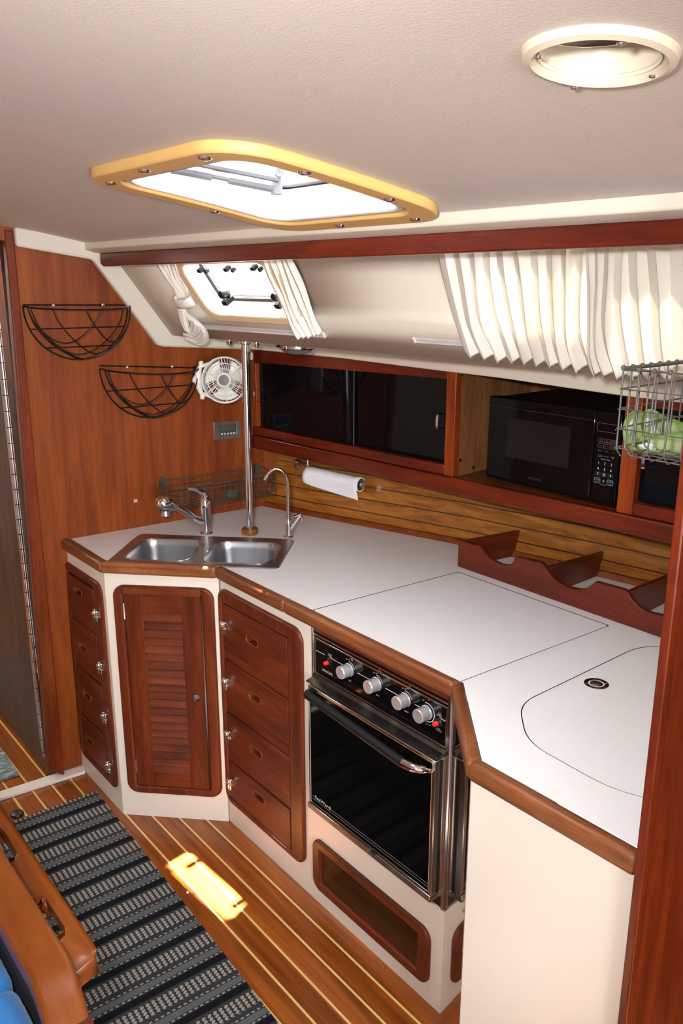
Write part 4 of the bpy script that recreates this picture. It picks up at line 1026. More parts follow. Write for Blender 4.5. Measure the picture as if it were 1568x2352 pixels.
MB().tube(smooth_path([h1, h2, FRT.w((972, 1768), .052), FRT.w((986, 1769), .035)], 4), [0.0108] * 5 + [0.0095] * 4 + [0.008] * 4, 12).build('handle_end', chrome, hd_)
m = MB(); m.box(FRT, da0 - .003, da1 - .001, 0.334, 0.3505, 0.000, 0.040); m.build('bottom_trim', steel, ck, bevel=0.0015)
m = MB(); m.box(FRT, 0.458, 0.9475, 0.2935, 0.333, -0.02, -0.004); m.build('shadow_filler', blk_plastic, ck)  # black box fills the gap, standing in for shadow below the door
lp_ = FRT.w((846, 1952), .043); m = MB(); m.tube([lp_ - FRT.a * .008 - FRT.b * .010, lp_ + FRT.a * .006 + FRT.b * .006], 0.0018, 8); m.build('latch_pin', chrome, ck)
a, b = FRT.px((856, 1958), .0402); MB().box(FRT, a - .008, a + .008, b - .005, b + .005, 0.0396, 0.0406).build('latch_slot', blk_plastic, ck)
# knobs, buttons and lettering
kp = [FRT.px(p, .030) for p in ((780, 1546), (843, 1579), (909, 1616), (958, 1646))]
for a, b in kp:
    k_ = MB(); k_.lathe(FRT.p(a, b, 0), FRT.n, [(0.0175, 0.0), (0.0175, 0.003), (0.0165, 0.004), (0.0165, 0.028), (0.0155, 0.030), (0.0, 0.030)], 32, caps=False)
    k_ = k_.build('knob', plain('knob_aluminium', (0.76, 0.76, 0.79, 1), 0.24, 0.72) if 'knob_aluminium' not in bpy.data.materials else bpy.data.materials['knob_aluminium'], ck, ang=25)
    MB().box(FRT, a - 0.0015, a + 0.0015, b + 0.006, b + 0.012, 0.0300, 0.0303).build('pointer', red_m, k_)
for (p, q, lab) in (((748, 1525), (755, 1521), ('BURNER', 'IGNITER')), ((997, 1664), (1006, 1660), ('OVEN', 'IGNITER'))):
    a, b = FRT.px(q, .004)
    bz = MB(); bz.lathe(FRT.p(a, b, 0), FRT.n, [(0.010, 0), (0.010, 0.003), (0.007, 0.006), (0.007, 0.008)], 18); bz = bz.build('igniter', blk_plastic, ck)
    MB().lathe(FRT.p(a, b, 0.004), FRT.n, [(0.0055, 0), (0.0055, 0.013), (0.004, 0.0155), (0.0, 0.016)], 16, caps=False).build('button', red_m, bz)
    m = MB(); text_mesh(m, FRT, lab[0], a, b + 0.0195, 0.0028); text_mesh(m, FRT, lab[1], a, b + 0.0150, 0.0028)
    if a > 0.8: text_mesh(m, FRT, 'PUSH', a - .001, b - 0.017, 0.0028); text_mesh(m, FRT, 'TO LIGHT', a - .001, b - 0.0215, 0.0028)
    m.build('lettering', print_m, ck)
m = MB(); y_ = kp[1][1]
for p0, p1 in ((A0 + .004, 0.508), (0.528, kp[0][0] - .018), (kp[0][0] + .03, kp[1][0] - .018), (kp[1][0] + .03, kp[2][0] - .018), (kp[2][0] + .03, kp[3][0] - .018), (kp[3][0] + .026, 0.898), (0.915, A1 - .004)):
    if p1 > p0: m.box(FRT, p0, p1, y_ - .0006, y_ + .0006, -.001, -0.0004)
def arc(mb, a, b, r, t0, t1, w_=0.0012, n=14, c=-0.0004):
    for i in range(n):
        u, v = t0 + (t1 - t0) * i / n, t0 + (t1 - t0) * (i + 1) / n
        mb.quad(*[FRT.p(a + rr * math.cos(t), b + rr * math.sin(t), c) for rr, t in ((r, u), (r, v), (r + w_, v), (r + w_, u))])
for i, (a, b) in enumerate(kp):
    if i < 3:
        arc(m, a, b, 0.0205, 0.35, 1.7); sa, sb = a + 0.0085, b + 0.0335
        off = [(-0.0015, .003), (0.0015, -.003)] if i == 0 else ([(-.004, 0), (.004, 0)] if i == 1 else [(-.003, -.002), (.003, .002)])
        for dx_, dy_ in off: arc(m, sa + dx_, sb + dy_, 0.0026, 0, 2 * PI, 0.0007)
    else: arc(m, a, b, 0.0215, -1.9, 1.9, 0.0018, 24)
m.build('panel_lines', print_m, ck)
m = MB(); text_mesh(m, FRT, 'PRINCESS', FRT.px((752, 1544))[0], FRT.px((752, 1544))[1], 0.0062, squash=1.1)
for (a, b), tx in zip(kp, ('LEFT', 'REAR', 'RIGHT')): text_mesh(m, FRT, tx, a + 0.004, b - 0.029, 0.0034); text_mesh(m, FRT, 'OFF', a - 0.010, b + 0.0245, 0.0026); text_mesh(m, FRT, 'LITE', a - 0.001, b + 0.0265, 0.0024)
a, b = kp[3]; text_mesh(m, FRT, 'OFF', a - 0.012, b + 0.0250, 0.0026)
for k, tx in enumerate(('BROIL', '500', '400', '300', '200')): t_ = -0.5 - k * 0.36; text_mesh(m, FRT, tx, a + 0.029 * math.cos(t_), b + 0.029 * math.sin(t_), 0.0024)
m.build('lettering', print_m, ck)
m = MB()
for i, (a, b) in enumerate(kp):
    s_ = 0.0016 if i < 3 else 0.003; dx_, dy_ = ((.004, .0315), (.0085, .039), (.013, .0315), (.004, .034))[i]; m.box(FRT, a + dx_ - s_, a + dx_ + s_, b + dy_ - s_, b + dy_ + s_, -.001, -0.0003)
m.build('red_marks', print_red, ck)

# ================================================================== upper lockers
uc = thing('upper_locker', 'long mahogany wall locker with black sliding doors and an open bay for the microwave', 'locker', FH.p(0.9, 1.112, -0.15))
s2a, s2b = FH.px((1025, 960))[0], FH.px((1046, 980))[0]
s3a, s3b = FH.px((1425, 1080))[0], FH.px((1462, 1090))[0]
AE = 2.02
MB().box(FH, 0.003, AE, 1.112, 1.158, -0.02, 0.012).build('bottom_rail', mahog_x, uc, bevel=0.004)
MB().box(FH, 0.003, s2a - .001, 1.1595, 1.189, -0.02, 0.004).build('door_track', mahog_x, uc, bevel=0.002)
MB().box(FH, s3b + .001, AE, 1.1595, 1.189, -0.02, 0.004).build('door_track', mahog_x, uc, bevel=0.002)
MB().prism(FH, [(0.003, 1.418), (s2a - .001, 1.434), (s2a - .001, 1.47), (0.003, 1.47)], -0.02, 0.003).build('top_rail', mahog_x, uc, bevel=0.002)
MB().box(FH, s3b + .001, AE, 1.418, 1.47, -0.02, 0.003).build('top_rail', mahog_x, uc, bevel=0.002)
MB().box(FH, 0.003, 0.034, 1.1895, 1.417, -0.02, 0.002).build('stile', mahog_z, uc, bevel=0.002)
MB().box(FH, s2a, s2b, 1.159, 1.475, -0.02, 0.005).build('stile', mahog_z, uc, bevel=0.002)
MB().box(FH, s3a, s3b - .0005, 1.159, 1.475, -0.02, 0.005).build('stile', mahog_z, uc, bevel=0.002)
def d_handle(F, a, b0, b1, c0, c1, parent, dirn=1):
    m = MB(); P = smooth_path([F.p(a, b0, c0), F.p(a, b0, c1 - .006), F.p(a, b0 + .006, c1), F.p(a, b1 - .006, c1), F.p(a, b1, c1 - .006), F.p(a, b1, c0)], 4)
    w_ = 0.0042; V = []; n_ = len(P)
    for i, p in enumerate(P):
        t_ = unit(P[min(i + 1, n_ - 1)] - P[max(i - 1, 0)]); o_ = np.cross(t_, F.a) * 0.0012
        V += [p - F.a * w_ + o_, p + F.a * w_ + o_, p + F.a * w_ - o_, p - F.a * w_ - o_]
    m.add(V, [(4 * i + k, 4 * i + (k + 1) % 4, 4 * i + 4 + (k + 1) % 4, 4 * i + 4 + k) for i in range(n_ - 1) for k in range(4)] + [(0, 1, 2, 3), tuple(4 * (n_ - 1) + k for k in range(4))])
    return m.build('handle', chrome, parent, bevel=0.0006)
sa, sb = FH.px((796, 900))[0], FH.px((805, 900))[0]
p1 = MB().box(FH, 0.020, sb, 1.180, 1.440, -0.020, -0.015).build('sliding_door', blk_gloss, uc)
p2 = MB().box(FH, sa - 0.012, s2a + 0.004, 1.180, 1.450, -0.030, -0.025).build('sliding_door', blk_gloss, uc)
p3 = MB().box(FH, s3b - 0.01, AE, 1.180, 1.440, -0.024, -0.019).build('sliding_door', blk_gloss, uc)
m = MB(); m.box(FH, sb - .0012, sb + .0004, 1.188, 1.425, -0.0155, -0.0146); m.build('door_edge', plain('edge_grey', (0.25, 0.26, 0.27, 1), 0.25), p1)
a = FH.px((588, 910))[0]; d_handle(FH, a + 0.004, FH.px((592, 924))[1] + .002, FH.px((592, 896))[1], -0.0155, 0.014, p1)
a = FH.px((1003, 968), .005)[0]; d_handle(FH, a, FH.px((1003, 985), .004)[1], FH.px((1005, 952), .004)[1], -0.026, 0.004, p2)
a = FH.px((1478, 1060), .008)[0]; d_handle(FH, a, FH.px((1478, 1077), .008)[1], FH.px((1478, 1028), .008)[1], -0.020, 0.010, p3)
# bay linings
D = -0.36
MB().box(FH, s2b - 0.018, s2b - 0.002, 1.150, 1.475, D, -0.0202).build('bay_side', veneer, uc)
MB().box(FH, s3a + 0.002, s3a + 0.018, 1.150, 1.475, D, -0.0202).build('bay_side', veneer, uc)
MB().box(FH, s2b - 0.018, s3a + 0.018, 1.150, 1.1575, D, -0.0202).build('bay_floor', inner_m, uc)
MB().box(FH, s2b - 0.018, s3a + 0.018, 1.1576, 1.475, D - .012, D - 0.0005).build('bay_back', veneer, uc)
MB().box(FH, s2b - 0.002, s3a + 0.002, 1.4755, 1.482, D, -0.0202).build('bay_top', inner_m, uc)
MB().box(FH, 0.004, s2b - 0.019, 1.113, 1.119, D, -0.0202).build('locker_floor', inner_m, uc)
MB().box(FH, s3a + 0.019, AE, 1.113, 1.119, D, -0.0202).build('locker_floor', inner_m, uc)
MB().box(FH, 0.004, AE, 1.113, 1.475, D - 0.03, D - 0.013).build('locker_back', veneer, uc)
for p in ((1060, 861), (1057, 1057), (1087, 1074)):
    q = hit(p, FH.a, FH.p(s2b - 0.002, 1.2)); MB().lathe(q, FH.a, [(0.005, 0), (0.005, 0.001), (0.003, 0.0015), (0.002, 0.0005)], 10).build('screw_cap', blk_plastic, uc)

# ------------------------------------------------------------------ microwave
MY = 1.752
mx0, mz0 = ony((1115, 1092), MY)[0], 1.1665
mx1, mz1 = ony((1411, 1155), MY)[0], ony((1121, 908), MY)[2]
FW = Fr((0, MY, 0), (1, 0, 0), (0, 0, 1))
mw = thing('microwave_oven', 'black countertop microwave oven sitting in the open locker bay', 'microwave', ((mx0 + mx1) / 2, MY + 0.14, 1.158))
MB().box(FW, mx0 + .004, mx1 - .004, mz0, mz1 - 0.004, -0.29, -0.032).build('case', blk_plastic, mw, bevel=0.006)
for ax_ in (mx0 + .04, mx1 - .04):
    for c in (-0.06, -0.25): MB().lathe(FW.p(ax_, 1.158, c), (0, 0, 1), [(0.012, 0), (0.010, 0.0084)], 12).build('foot', blk_matte, mw)
split = FW.px((1360, 1060))[0]
md = MB().box(FW, mx0, split - 0.001, mz0, mz1, -0.031, 0.0).build('door', blk_gloss, mw, bevel=0.004)
wq = [FW.px(p) for p in ((1161, 1048), (1304, 1075), (1308, 981), (1166, 960))]
MB().box(FW, wq[0][0], wq[1][0], wq[0][1], wq[2][1], -0.002, 0.0006).build('window', mw_win, md)
MB().box(FW, mx0 + .002, split - .002, mz1 - 0.0265, mz1 - 0.0255, -0.001, 0.0004).build('door_seam', print_dim if False else plain('seam_grey', (0.03, 0.03, 0.032, 1), 0.3), md)
q_ = lambda u, v: (1110 + u * 0.21684, 870 + v * 0.21676)
m = MB(); a, b = FW.px(q_(540, 1063)); text_mesh(m, FW, 'INSIGNIA', a, b, 0.0062, 0.0006, squash=1.15); m.build('lettering', plain('ghost_lettering', (0.045, 0.045, 0.048, 1), 0.4), md)
mc = MB().box(FW, split + 0.0005, mx1, mz0, mz1, -0.031, -0.0005).build('control_panel', blk_gloss, mw, bevel=0.003)
def rr_line(mb, F, a0, a1, b0, b1, r, w_, c):
    mb.ring(F, rrect(a0, a1, b0, b1, r, 4), rrect(a0 + w_, a1 - w_, b0 + w_, b1 - w_, max(r - w_, .0005), 4), c - .0002, c)
C0 = 0.0
m = MB(); a0, b1 = FW.px(q_(1208, 470)); a1, b0 = FW.px(q_(1420, 586)); rr_line(m, FW, a0, a1, b0, b1 + .002, 0.003, 0.0008, C0); m.build('display_outline', print_pink, mc)
m = MB(); a, b = FW.px(q_(1399, 541)); m.box(FW, a - .0012, a + .0012, b - .0008, b + .0008, -.0002, C0 + .0002); m.build('display_mark', print_m, mc)
colx = [FW.px(q_(u, v))[0] for u, v in ((1218, 890), (1285, 905), (1354, 915))]
rows = [FW.px(q_(1218, 890))[1], FW.px(q_(1213, 950))[1], FW.px(q_(1210, 1006))[1], FW.px(q_(1207, 1074))[1]]
m = MB()
for i in range(9): text_mesh(m, FW, str(i + 1), colx[i % 3], rows[i // 3], 0.0068, C0, squash=0.9)
text_mesh(m, FW, '0', colx[1], rows[3], 0.0058, C0, squash=0.9); m.build('digits', print_m, mc)
m = MB(); rr_line(m, FW, colx[0] - .0085, colx[0] + .0085, rows[3] - .0075, rows[3] + .0065, .003, .0007, C0); rr_line(m, FW, colx[2] - .0085, colx[2] + .0085, rows[3] - .0075, rows[3] + .0065, .003, .0007, C0)
text_mesh(m, FW, 'STOP', colx[0], rows[3] + .001, 0.0042, C0, squash=.9); text_mesh(m, FW, 'START', colx[2], rows[3] + .001, 0.0042, C0, squash=.85); text_mesh(m, FW, 'Cancel', colx[0], rows[3] - .0042, 0.0022, C0); text_mesh(m, FW, '+30 Sec', colx[2], rows[3] - .0042, 0.0022, C0)
text_mesh(m, FW, 'Memory', colx[1], rows[3] - .0085, 0.003, C0); text_mesh(m, FW, 'EXPRESS COOK', colx[1], rows[0] + 0.0105, 0.0026, C0)
m.build('key_legend', plain('cool_lettering', srgb(150, 170, 190), 0.5), mc)
r4 = [FW.px(q_(1232, 652))[1], FW.px(q_(1230, 706))[1], FW.px(q_(1226, 757))[1], FW.px(q_(1222, 812))[1]]
m = MB(); names = [('Time', 'Cook'), ('Time', 'Defrost'), ('Weight', 'Defrost'), ('Power',), ('Clock',), ('Kitchen', 'Timer'), ('Popcorn',), ('Potato',), ('Pizza',), ('Frozen', 'Vegetable'), ('Beverage',), ('Dinner', 'Plate')]
bxm = MB()
for i, nm in enumerate(names):
    a, b = colx[i % 3] + 0.002, r4[i // 3]
    if i < 6: rr_line(bxm, FW, a - .0085, a + .0085, b - .0055, b + .0055, .002, .0006, C0)
    for j, tx in enumerate(nm): text_mesh(m, FW, tx, a, b + (0.0016 if len(nm) == 2 and j == 0 else (-0.0020 if len(nm) == 2 else 0)), 0.0026, C0)
m.build('key_names', print_dim, mc); bxm.build('key_outlines', print_pink, mc)
m = MB()
for i in range(3): m.box(FW, colx[i] - .008, colx[i] + .008, rows[2] - .0052, rows[2] + .0052, -.0002, C0 - .0001)
m.build('key_tint', plain('blue_tinted_keys', (0.008, 0.016, 0.03, 1), 0.15), mc)

# ------------------------------------------------------------------ paper towel and its holder
e_t = unit((0.272, 0.068, -0.012)); n_t = unit((0.243, -0.97, 0)); wl = np.array([-2.42, 1.762, 1.049])
FT = Fr(wl + n_t * 0.055, e_t, np.cross(n_t, e_t))
ph = thing('paper_towel_holder', 'satin nickel wall-mounted paper towel holder on the honey plank lining', 'holder', wl)
MB().lathe(wl + n_t * 0.002, n_t, [(0.016, 0.0), (0.018, 0.004), (0.018, 0.012), (0.014, 0.018), (0.006, 0.021)], 24).build('wall_rose', satin, ph)
ax0, ax1 = FT.w((709, 1086)), FT.w((829, 1112))
pa = FT.w((706, 1056)); pb_ = FT.w((707, 1084))
MB().tube([wl + n_t * 0.016, FT.w((697, 1066)), FT.w((705, 1068))], 0.006, 12).build('arm', satin, ph)
MB().tube([pa, pb_], 0.0062, 12).build('upright', satin, ph)
MB().tube([ax0 - e_t * .004, ax1 + e_t * 0.004], 0.006, 12).build('rod', satin, ph)
MB().lathe(ax1 + e_t * 0.002, e_t, [(0.0125, 0), (0.0145, 0.002), (0.0145, 0.006), (0.0125, 0.008)], 20).build('end_cap', satin, ph)
pt = thing('paper_towel_roll', 'nearly used-up white paper towel roll with a torn sheet hanging', 'paper towel', ax0)
La = np.linalg.norm(ax1 - ax0); up_ = np.array([0, 0, 1.0]); up_ = unit(up_ - (up_ @ e_t) * e_t); fo = np.cross(up_, e_t); fo = fo if fo @ n_t > 0 else -fo
m = MB(); m.grid(lambda u, v: ax0 + e_t * La * v + 0.0235 * (math.cos(2 * PI * u) * fo + math.sin(2 * PI * u) * up_), 28, 6, True); m.build('roll', paper_m, pt, solid=0.002)
m = MB(); m.grid(lambda u, v: ax0 + e_t * (La + .0006) * v + 0.0205 * (math.cos(2 * PI * u) * fo + math.sin(2 * PI * u) * up_), 24, 1, True); m.build('core', card_m, pt)
def sheet(u, v):
    ang = PI / 2 * (1 - min(1, v / 0.45)); k = max(0, v - 0.45) / 0.55
    r = 0.0250 + 0.010 * min(1, v / .45) * (1 - u) * 1.2
    drop = 0.052 * k * (0.45 + 0.55 * u ** 0.7) + 0.004 * (1 - u) * k
    q = ax0 + e_t * (La * (0.0 + 0.965 * u) + 0.010 * k * u ** 3) + r * (math.cos(ang) * fo + math.sin(ang) * up_)
    return q - up_ * drop + fo * (0.004 * math.sin(3 * u + 4 * v) * k - 0.014 * k * (u - 0.2) * (1 if u > .2 else 0))
MB().grid(sheet, 16, 18).build('loose_sheet', paper_m, pt, solid=0.0008)

# ================================================================== things on the bulkhead
def wire_basket(pl, pr, label):
    (aL, bL), (aR, bR) = FB.px(pl), FB.px(pr)
    ac, bc_, Rr = (aL + aR) / 2, (bL + bR) / 2, (aR - aL) / 2
    tilt = (bR - bL) / (aR - aL) * 0.5
    CD = 0.88
    def S(th, ps):
        x, c = -Rr * math.cos(th) * math.cos(ps), CD * Rr * math.sin(th) * math.cos(ps)
        return FB.p(ac + x, bc_ + tilt * x - Rr * 1.02 * math.sin(ps), 0.004 + max(0, c))
    root = thing('wire_basket', label, 'basket', FB.p(ac, bc_ - Rr, 0.002), 'half-round wire baskets')
    r = 0.0024
    m = MB(); m.tube([S(PI * i / 32, 0) for i in range(33)], r * 1.15, 6); m.build('front_rim', wire_blk, root)
    m = MB(); m.tube([FB.p(ac - Rr * math.cos(t) , bc_ - tilt * Rr * math.cos(t) - Rr * 1.02 * math.sin(t), 0.003) for t in np.linspace(0, PI, 33)], r * 1.15, 6); m.build('back_hoop', wire_blk, root)
    m = MB(); m.tube([FB.p(aL, bL + .002, 0.003), FB.p(aR, bR + .002, 0.003)], r, 6)
    m.build('back_bar', wire_blk, root)
    for ps in (0.42, 0.86):
        m = MB(); m.tube([FB.p(ac - Rr * math.cos(ps), bc_ - Rr * 1.02 * math.sin(ps), .004), FB.p(ac + Rr * math.cos(ps), bc_ - Rr * 1.02 * math.sin(ps), .004)], r * .9, 6); m.build('cross_wire', wire_blk, root)
    for t0, t1, dp in ((0.32, 2.92, 1.30), (0.85, 2.92, 1.0), (1.45, 2.92, 0.66), (0.22, 1.72, 0.66), (0.22, 2.30, 1.0), (0.22, 2.82, 1.30)):
        m = MB(); m.tube([S(t0 + (t1 - t0) * i / 24, dp * math.sin(PI * i / 24) ** 0.75) for i in range(25)], r * .85, 6, caps=False); m.build('loop_wire', wire_blk, root)
    for fa in (-0.45, 0.5):
        m = MB(); m.lathe(FB.p(ac + fa * Rr, bc_ + tilt * fa * Rr + .002, .003), FB.n, [(0.0055, 0), (0.005, 0.003), (0.002, 0.005)], 12); m.build('screw', chrome, root)
wire_basket((52, 702), (292, 702), 'upper left half-round black wire basket on teak bulkhead')
wire_basket((228, 841), (446, 846), 'lower half-round black wire basket nearer the white fan')

# fan
fo_ = FB.w((516, 873), 0.115); fx = unit((0.74, -0.655, 0.10)); fea = unit(np.cross((0, 0, 1.0), fx)); FN = Fr(fo_, fea, np.cross(fx, fea))
fan = thing('wall_fan', 'small white round fan on the bulkhead behind the chrome pole', 'fan', FB.w((470, 875), 0.0))
RF = 0.0745
def ring_t(F, r, c, tr, seg=40): return [F.p(r * math.cos(2 * PI * i / seg), r * math.sin(2 * PI * i / seg), c) for i in range(seg)]
m = MB(); m.lathe(fo_, fx, [(RF, -0.040), (RF + .003, -0.036), (RF + .004, 0.0), (RF + .002, 0.010), (RF - .002, 0.011), (RF - .004, 0.0), (RF - .003, -0.038)], 48, caps=False); m.build('shroud', fan_m, fan, ang=50)
m = MB()
for r, c in ((0.055, 0.013), (0.037, 0.015)): m.tube(ring_t(FN, r, c, 0), 0.0016, 6, closed=True)
for k in range(6):
    t_ = PI / 2 + k * PI / 3 + 0.12; m.tube([FN.p(0.022 * math.cos(t_), 0.022 * math.sin(t_), .017), FN.p(RF * math.cos(t_), RF * math.sin(t_), 0.009)], 0.0016, 6)
m.build('front_guard', fan_m, fan)
m = MB()
for k in range(44):
    t_ = 2 * PI * k / 44; m.tube([FN.p(0.030 * math.cos(t_), 0.030 * math.sin(t_), -.034), FN.p((RF - .002) * math.cos(t_ + .25), (RF - .002) * math.sin(t_ + .25), -.034)], 0.0013, 5)
m.build('back_guard', fan_m, fan)
m = MB(); m.lathe(fo_, fx, [(0.020, -.01), (0.0255, 0.010), (0.0245, 0.019), (0.021, 0.021), (0.0175, 0.019)], 32, caps=False); m.build('hub_ring', fan_m, fan)
MB().lathe(fo_, fx, [(0.018, 0.014), (0.0175, 0.0185), (0.0, 0.0195)], 28, caps=False).build('hub_cap', fan_hub, fan)
MB().lathe(fo_, fx, [(0.031, -0.075), (0.034, -0.05), (0.034, -0.034), (0.022, -0.006)], 28).build('motor', fan_m, fan)
for k in range(3):
    t0 = k * 2 * PI / 3 + 0.5
    m = MB(); m.grid(lambda u, v: FN.p((0.018 + 0.049 * v) * math.cos(t0 + (u - .5) * (1.0 + 0.5 * v)), (0.018 + 0.049 * v) * math.sin(t0 + (u - .5) * (1.0 + 0.5 * v)), -0.012 + 0.016 * (u - .5)), 10, 8); m.build('blade', fan_m, fan, solid=0.0014)
side = -FN.a
q = fo_ + side * (RF + 0.006) - fx * 0.014
m = MB(); pts = [q + np.array([0, 0, z_]) + side * (0.012 * (1 - (z_ / 0.052) ** 2)) for z_ in np.linspace(-0.050, 0.050, 9)]
m.tube(pts, [0.006, 0.009, 0.011, 0.013, 0.0145, 0.013, 0.011, 0.009, 0.006], 14); m.build('bracket_arm', fan_m, fan)
for z_ in (0.050, -0.050):
    e = fo_ + FN.b * z_ * 1.12 + side * 0.048 - fx * 0.014; m = MB(); m.tube([q + np.array([0, 0, z_ * .9]), e], 0.0065, 12); m.lathe(q + np.array([0, 0, z_]) + FN.b * (0.004 if z_ > 0 else -0.006), FN.b * (1 if z_ > 0 else -1), [(0.0085, -0.006), (0.0085, 0.006), (0.006, 0.009)], 14); m.build('pivot_knob', fan_m, fan)
wq_ = FB.w((466, 874), 0.0)
m = MB(); m.lathe(wq_ + FB.n * .0005, FB.n, [(0.028, 0), (0.028, 0.010), (0.022, 0.018), (0.012, 0.03)], 24); m.build('wall_base', fan_m, fan)
m = MB(); m.tube([wq_ + FB.n * .02, q + side * .006], 0.009, 14); m.build('arm_stub', fan_m, fan)
m = MB(); m.lathe(q + side * 0.022 + np.array([0, 0, 0.002]), side + 0.3 * fx, [(0.011, -0.004), (0.012, 0.006), (0.008, 0.011), (0.003, 0.012)], 14); m.build('adjust_knob', fan_m, fan)

# thermostat
(a0, b0), (a1, b1) = FB.px((489, 1011)), FB.px((552, 963))
th = thing('thermostat', 'chrome-framed thermostat panel with grey display on the bulkhead below fan', 'thermostat', FB.p((a0 + a1) / 2, b0))
MB().ring(FB, rrect(a0, a1, b0, b1, .004, 4), rrect(a0 + .022, a1 - .020, b0 + .018, b1 - .012, .002, 4), 0.0005, 0.008).build('plate', hinge_m, th, bevel=0.0015)
MB().box(FB, a0 + .0215, a1 - .0195, b0 + .0175, b1 - .0115, 0.0005, 0.006).build('body', lcd_body, th)
(la0, lb0), (la1, lb1) = FB.px((509, 989)), FB.px((535, 977)); MB().box(FB, la0, la1, lb0, lb1, 0.005, 0.0065).build('display', lcd_m, th)
for u in (413, 446, 479, 511, 541):
    p = (420 + u * .2168, 760 + (1092 - (u - 413) * .078) * .2168); q = FB.w(p, .006); MB().ball(q, 0.0032, 10, (1, 1.4, 1)).build('button', fan_m, th)

# little blanking square and a clip
s_ = FB.px((310.5, 1149.5)); bp = MB().box(FB, s_[0] - .0065, s_[0] + .0065, s_[1] - .006, s_[1] + .006, 0.0005, 0.005).build('blanking_plug', plain('pale_wood_plug', srgb(206, 168, 118), 0.5), bevel=0.001)
tag(bp, 'tiny pale square plug on the bulkhead left of the tap', 'plug')
s_ = FB.px((577, 818), .03)
cl = MB(); cl.tube(smooth_path([FB.p(s_[0] - .002, s_[1] + .020, 0.02), FB.p(s_[0], s_[1] + .010, 0.03), FB.p(s_[0], s_[1] - .012, 0.03)], 4), [0.002] * 4 + [0.005] * 5, 10); cl.box(FB, s_[0] - .004, s_[0] + .004, s_[1] - .012, s_[1] + .004, 0.001, 0.03)
tag(cl.build('cable_clip', fan_m), 'small white cable clip beside top of the chrome pole', 'clip')

# grey wire rack behind the taps
a0, a1 = FB.px((364, 1107))[0], FB.px((602, 1068))[0]; bt_, hgt, dep = FB.px((470, 1090))[1], 0.088, 0.098
rk = thing('wire_rack', 'long grey coated-wire rack hung on the bulkhead behind the taps', 'rack', FB.p((a0 + a1) / 2, bt_ - hgt))
rw = 0.0013; m = MB()
n_ = 18
for i in range(n_ + 1):
    a = a0 + (a1 - a0) * i / n_
    m.tube([FB.p(a, bt_, .006), FB.p(a, bt_ - hgt + .006, .006), FB.p(a, bt_ - hgt, .012), FB.p(a, bt_ - hgt, dep - .006), FB.p(a, bt_ - hgt + .006, dep), FB.p(a, bt_ - .010, dep)], rw, 5)
for k in range(1, 4):
    b = bt_ - hgt * k / 4; m.tube([FB.p(a0, b, .006), FB.p(a1, b, .006), FB.p(a1, b, dep), FB.p(a0, b, dep)], rw, 5, closed=True)
for k in range(1, 5): c = dep * k / 5; m.tube([FB.p(a0, bt_, c), FB.p(a0, bt_ - hgt, c), FB.p(a1, bt_ - hgt, c), FB.p(a1, bt_, c)], rw, 5)
m.build('wire_grid', wire_gry, rk)
m = MB(); m.tube([FB.p(a0, bt_, .006), FB.p(a1, bt_, .006), FB.p(a1, bt_ - .008, dep), FB.p(a0, bt_ - .008, dep)], 0.0022, 8, closed=True); m.build('rim', wire_gry, rk)
for p in ((375, 1108), (591, 1077)):
    a, b = FB.px(p, .01); m = MB(); m.prism(FB, rrect(a - .010, a + .010, b - .020, b + .018, .006, 4), 0.0008, 0.010); m.lathe(FB.p(a, b + .004, .010), FB.n, [(0.005, 0), (0.004, .002)], 10); m.build('bracket', wire_gry, rk)
a, b = FB.px((534, 1133), dep); MB().prism(FB, rrect(a - .024, a + .024, b - .0125, b + .0125, .004, 4), dep, dep + .004).build('name_plate', wire_gry, rk, bevel=0.001)

# ================================================================== hanging basket and cloths
X0, X1, Y0, Y1, Zr = -0.698, -0.538, 1.10, 1.345, 1.574; Zb = Zr - 0.132
hb_ = thing('hanging_basket', 'grey wire basket hung beside partition holding green cleaning pads', 'basket', ((X0 + X1) / 2, (Y0 + Y1) / 2, Zb))
V3 = lambda x, y, z: np.array([x, y, z])
m = MB(); r_ = 0.00135; rd_ = 0.012
def rim_path(z, o=0.0): return [V3(X0 - o, Y0 - o, z), V3(X1, Y0 - o, z), V3(X1, Y1 + o, z), V3(X0 - o, Y1 + o, z)]
for k in range(1, 5): m.tube(rim_path(Zr - 0.0295 * k, .0015), r_, 6, closed=True)
for x in np.linspace(X0, X1 - .004, 7):
    m.tube([V3(x, Y0, Zr + .002), V3(x, Y0, Zb + rd_), V3(x, Y0 + rd_, Zb), V3(x, Y1 - rd_, Zb), V3(x, Y1, Zb + rd_), V3(x, Y1, Zr + .002)], r_, 6)
for y in np.linspace(Y0 + .022, Y1 - .022, 9):
    m.tube([V3(X0, y, Zr + .002), V3(X0, y, Zb + rd_), V3(X0 + rd_, y, Zb), V3(X1 - .004, y, Zb), V3(X1 - .004, y, Zr)], r_, 6)
m.build('wire_grid', wire_hang, hb_)
m = MB(); m.tube(rim_path(Zr), 0.0032, 8, closed=True)
m.build('rim', wire_hang, hb_)
m = MB()
for y in np.linspace(Y0, Y1, 11): m.ball((X0, y, Zr + .0015), 0.0042, 8)
for x in np.linspace(X0, X1 - .01, 7)[1:]: m.ball((x, Y0, Zr + .0005), 0.0042, 8)
m.build('rim_curls', wire_hang, hb_)

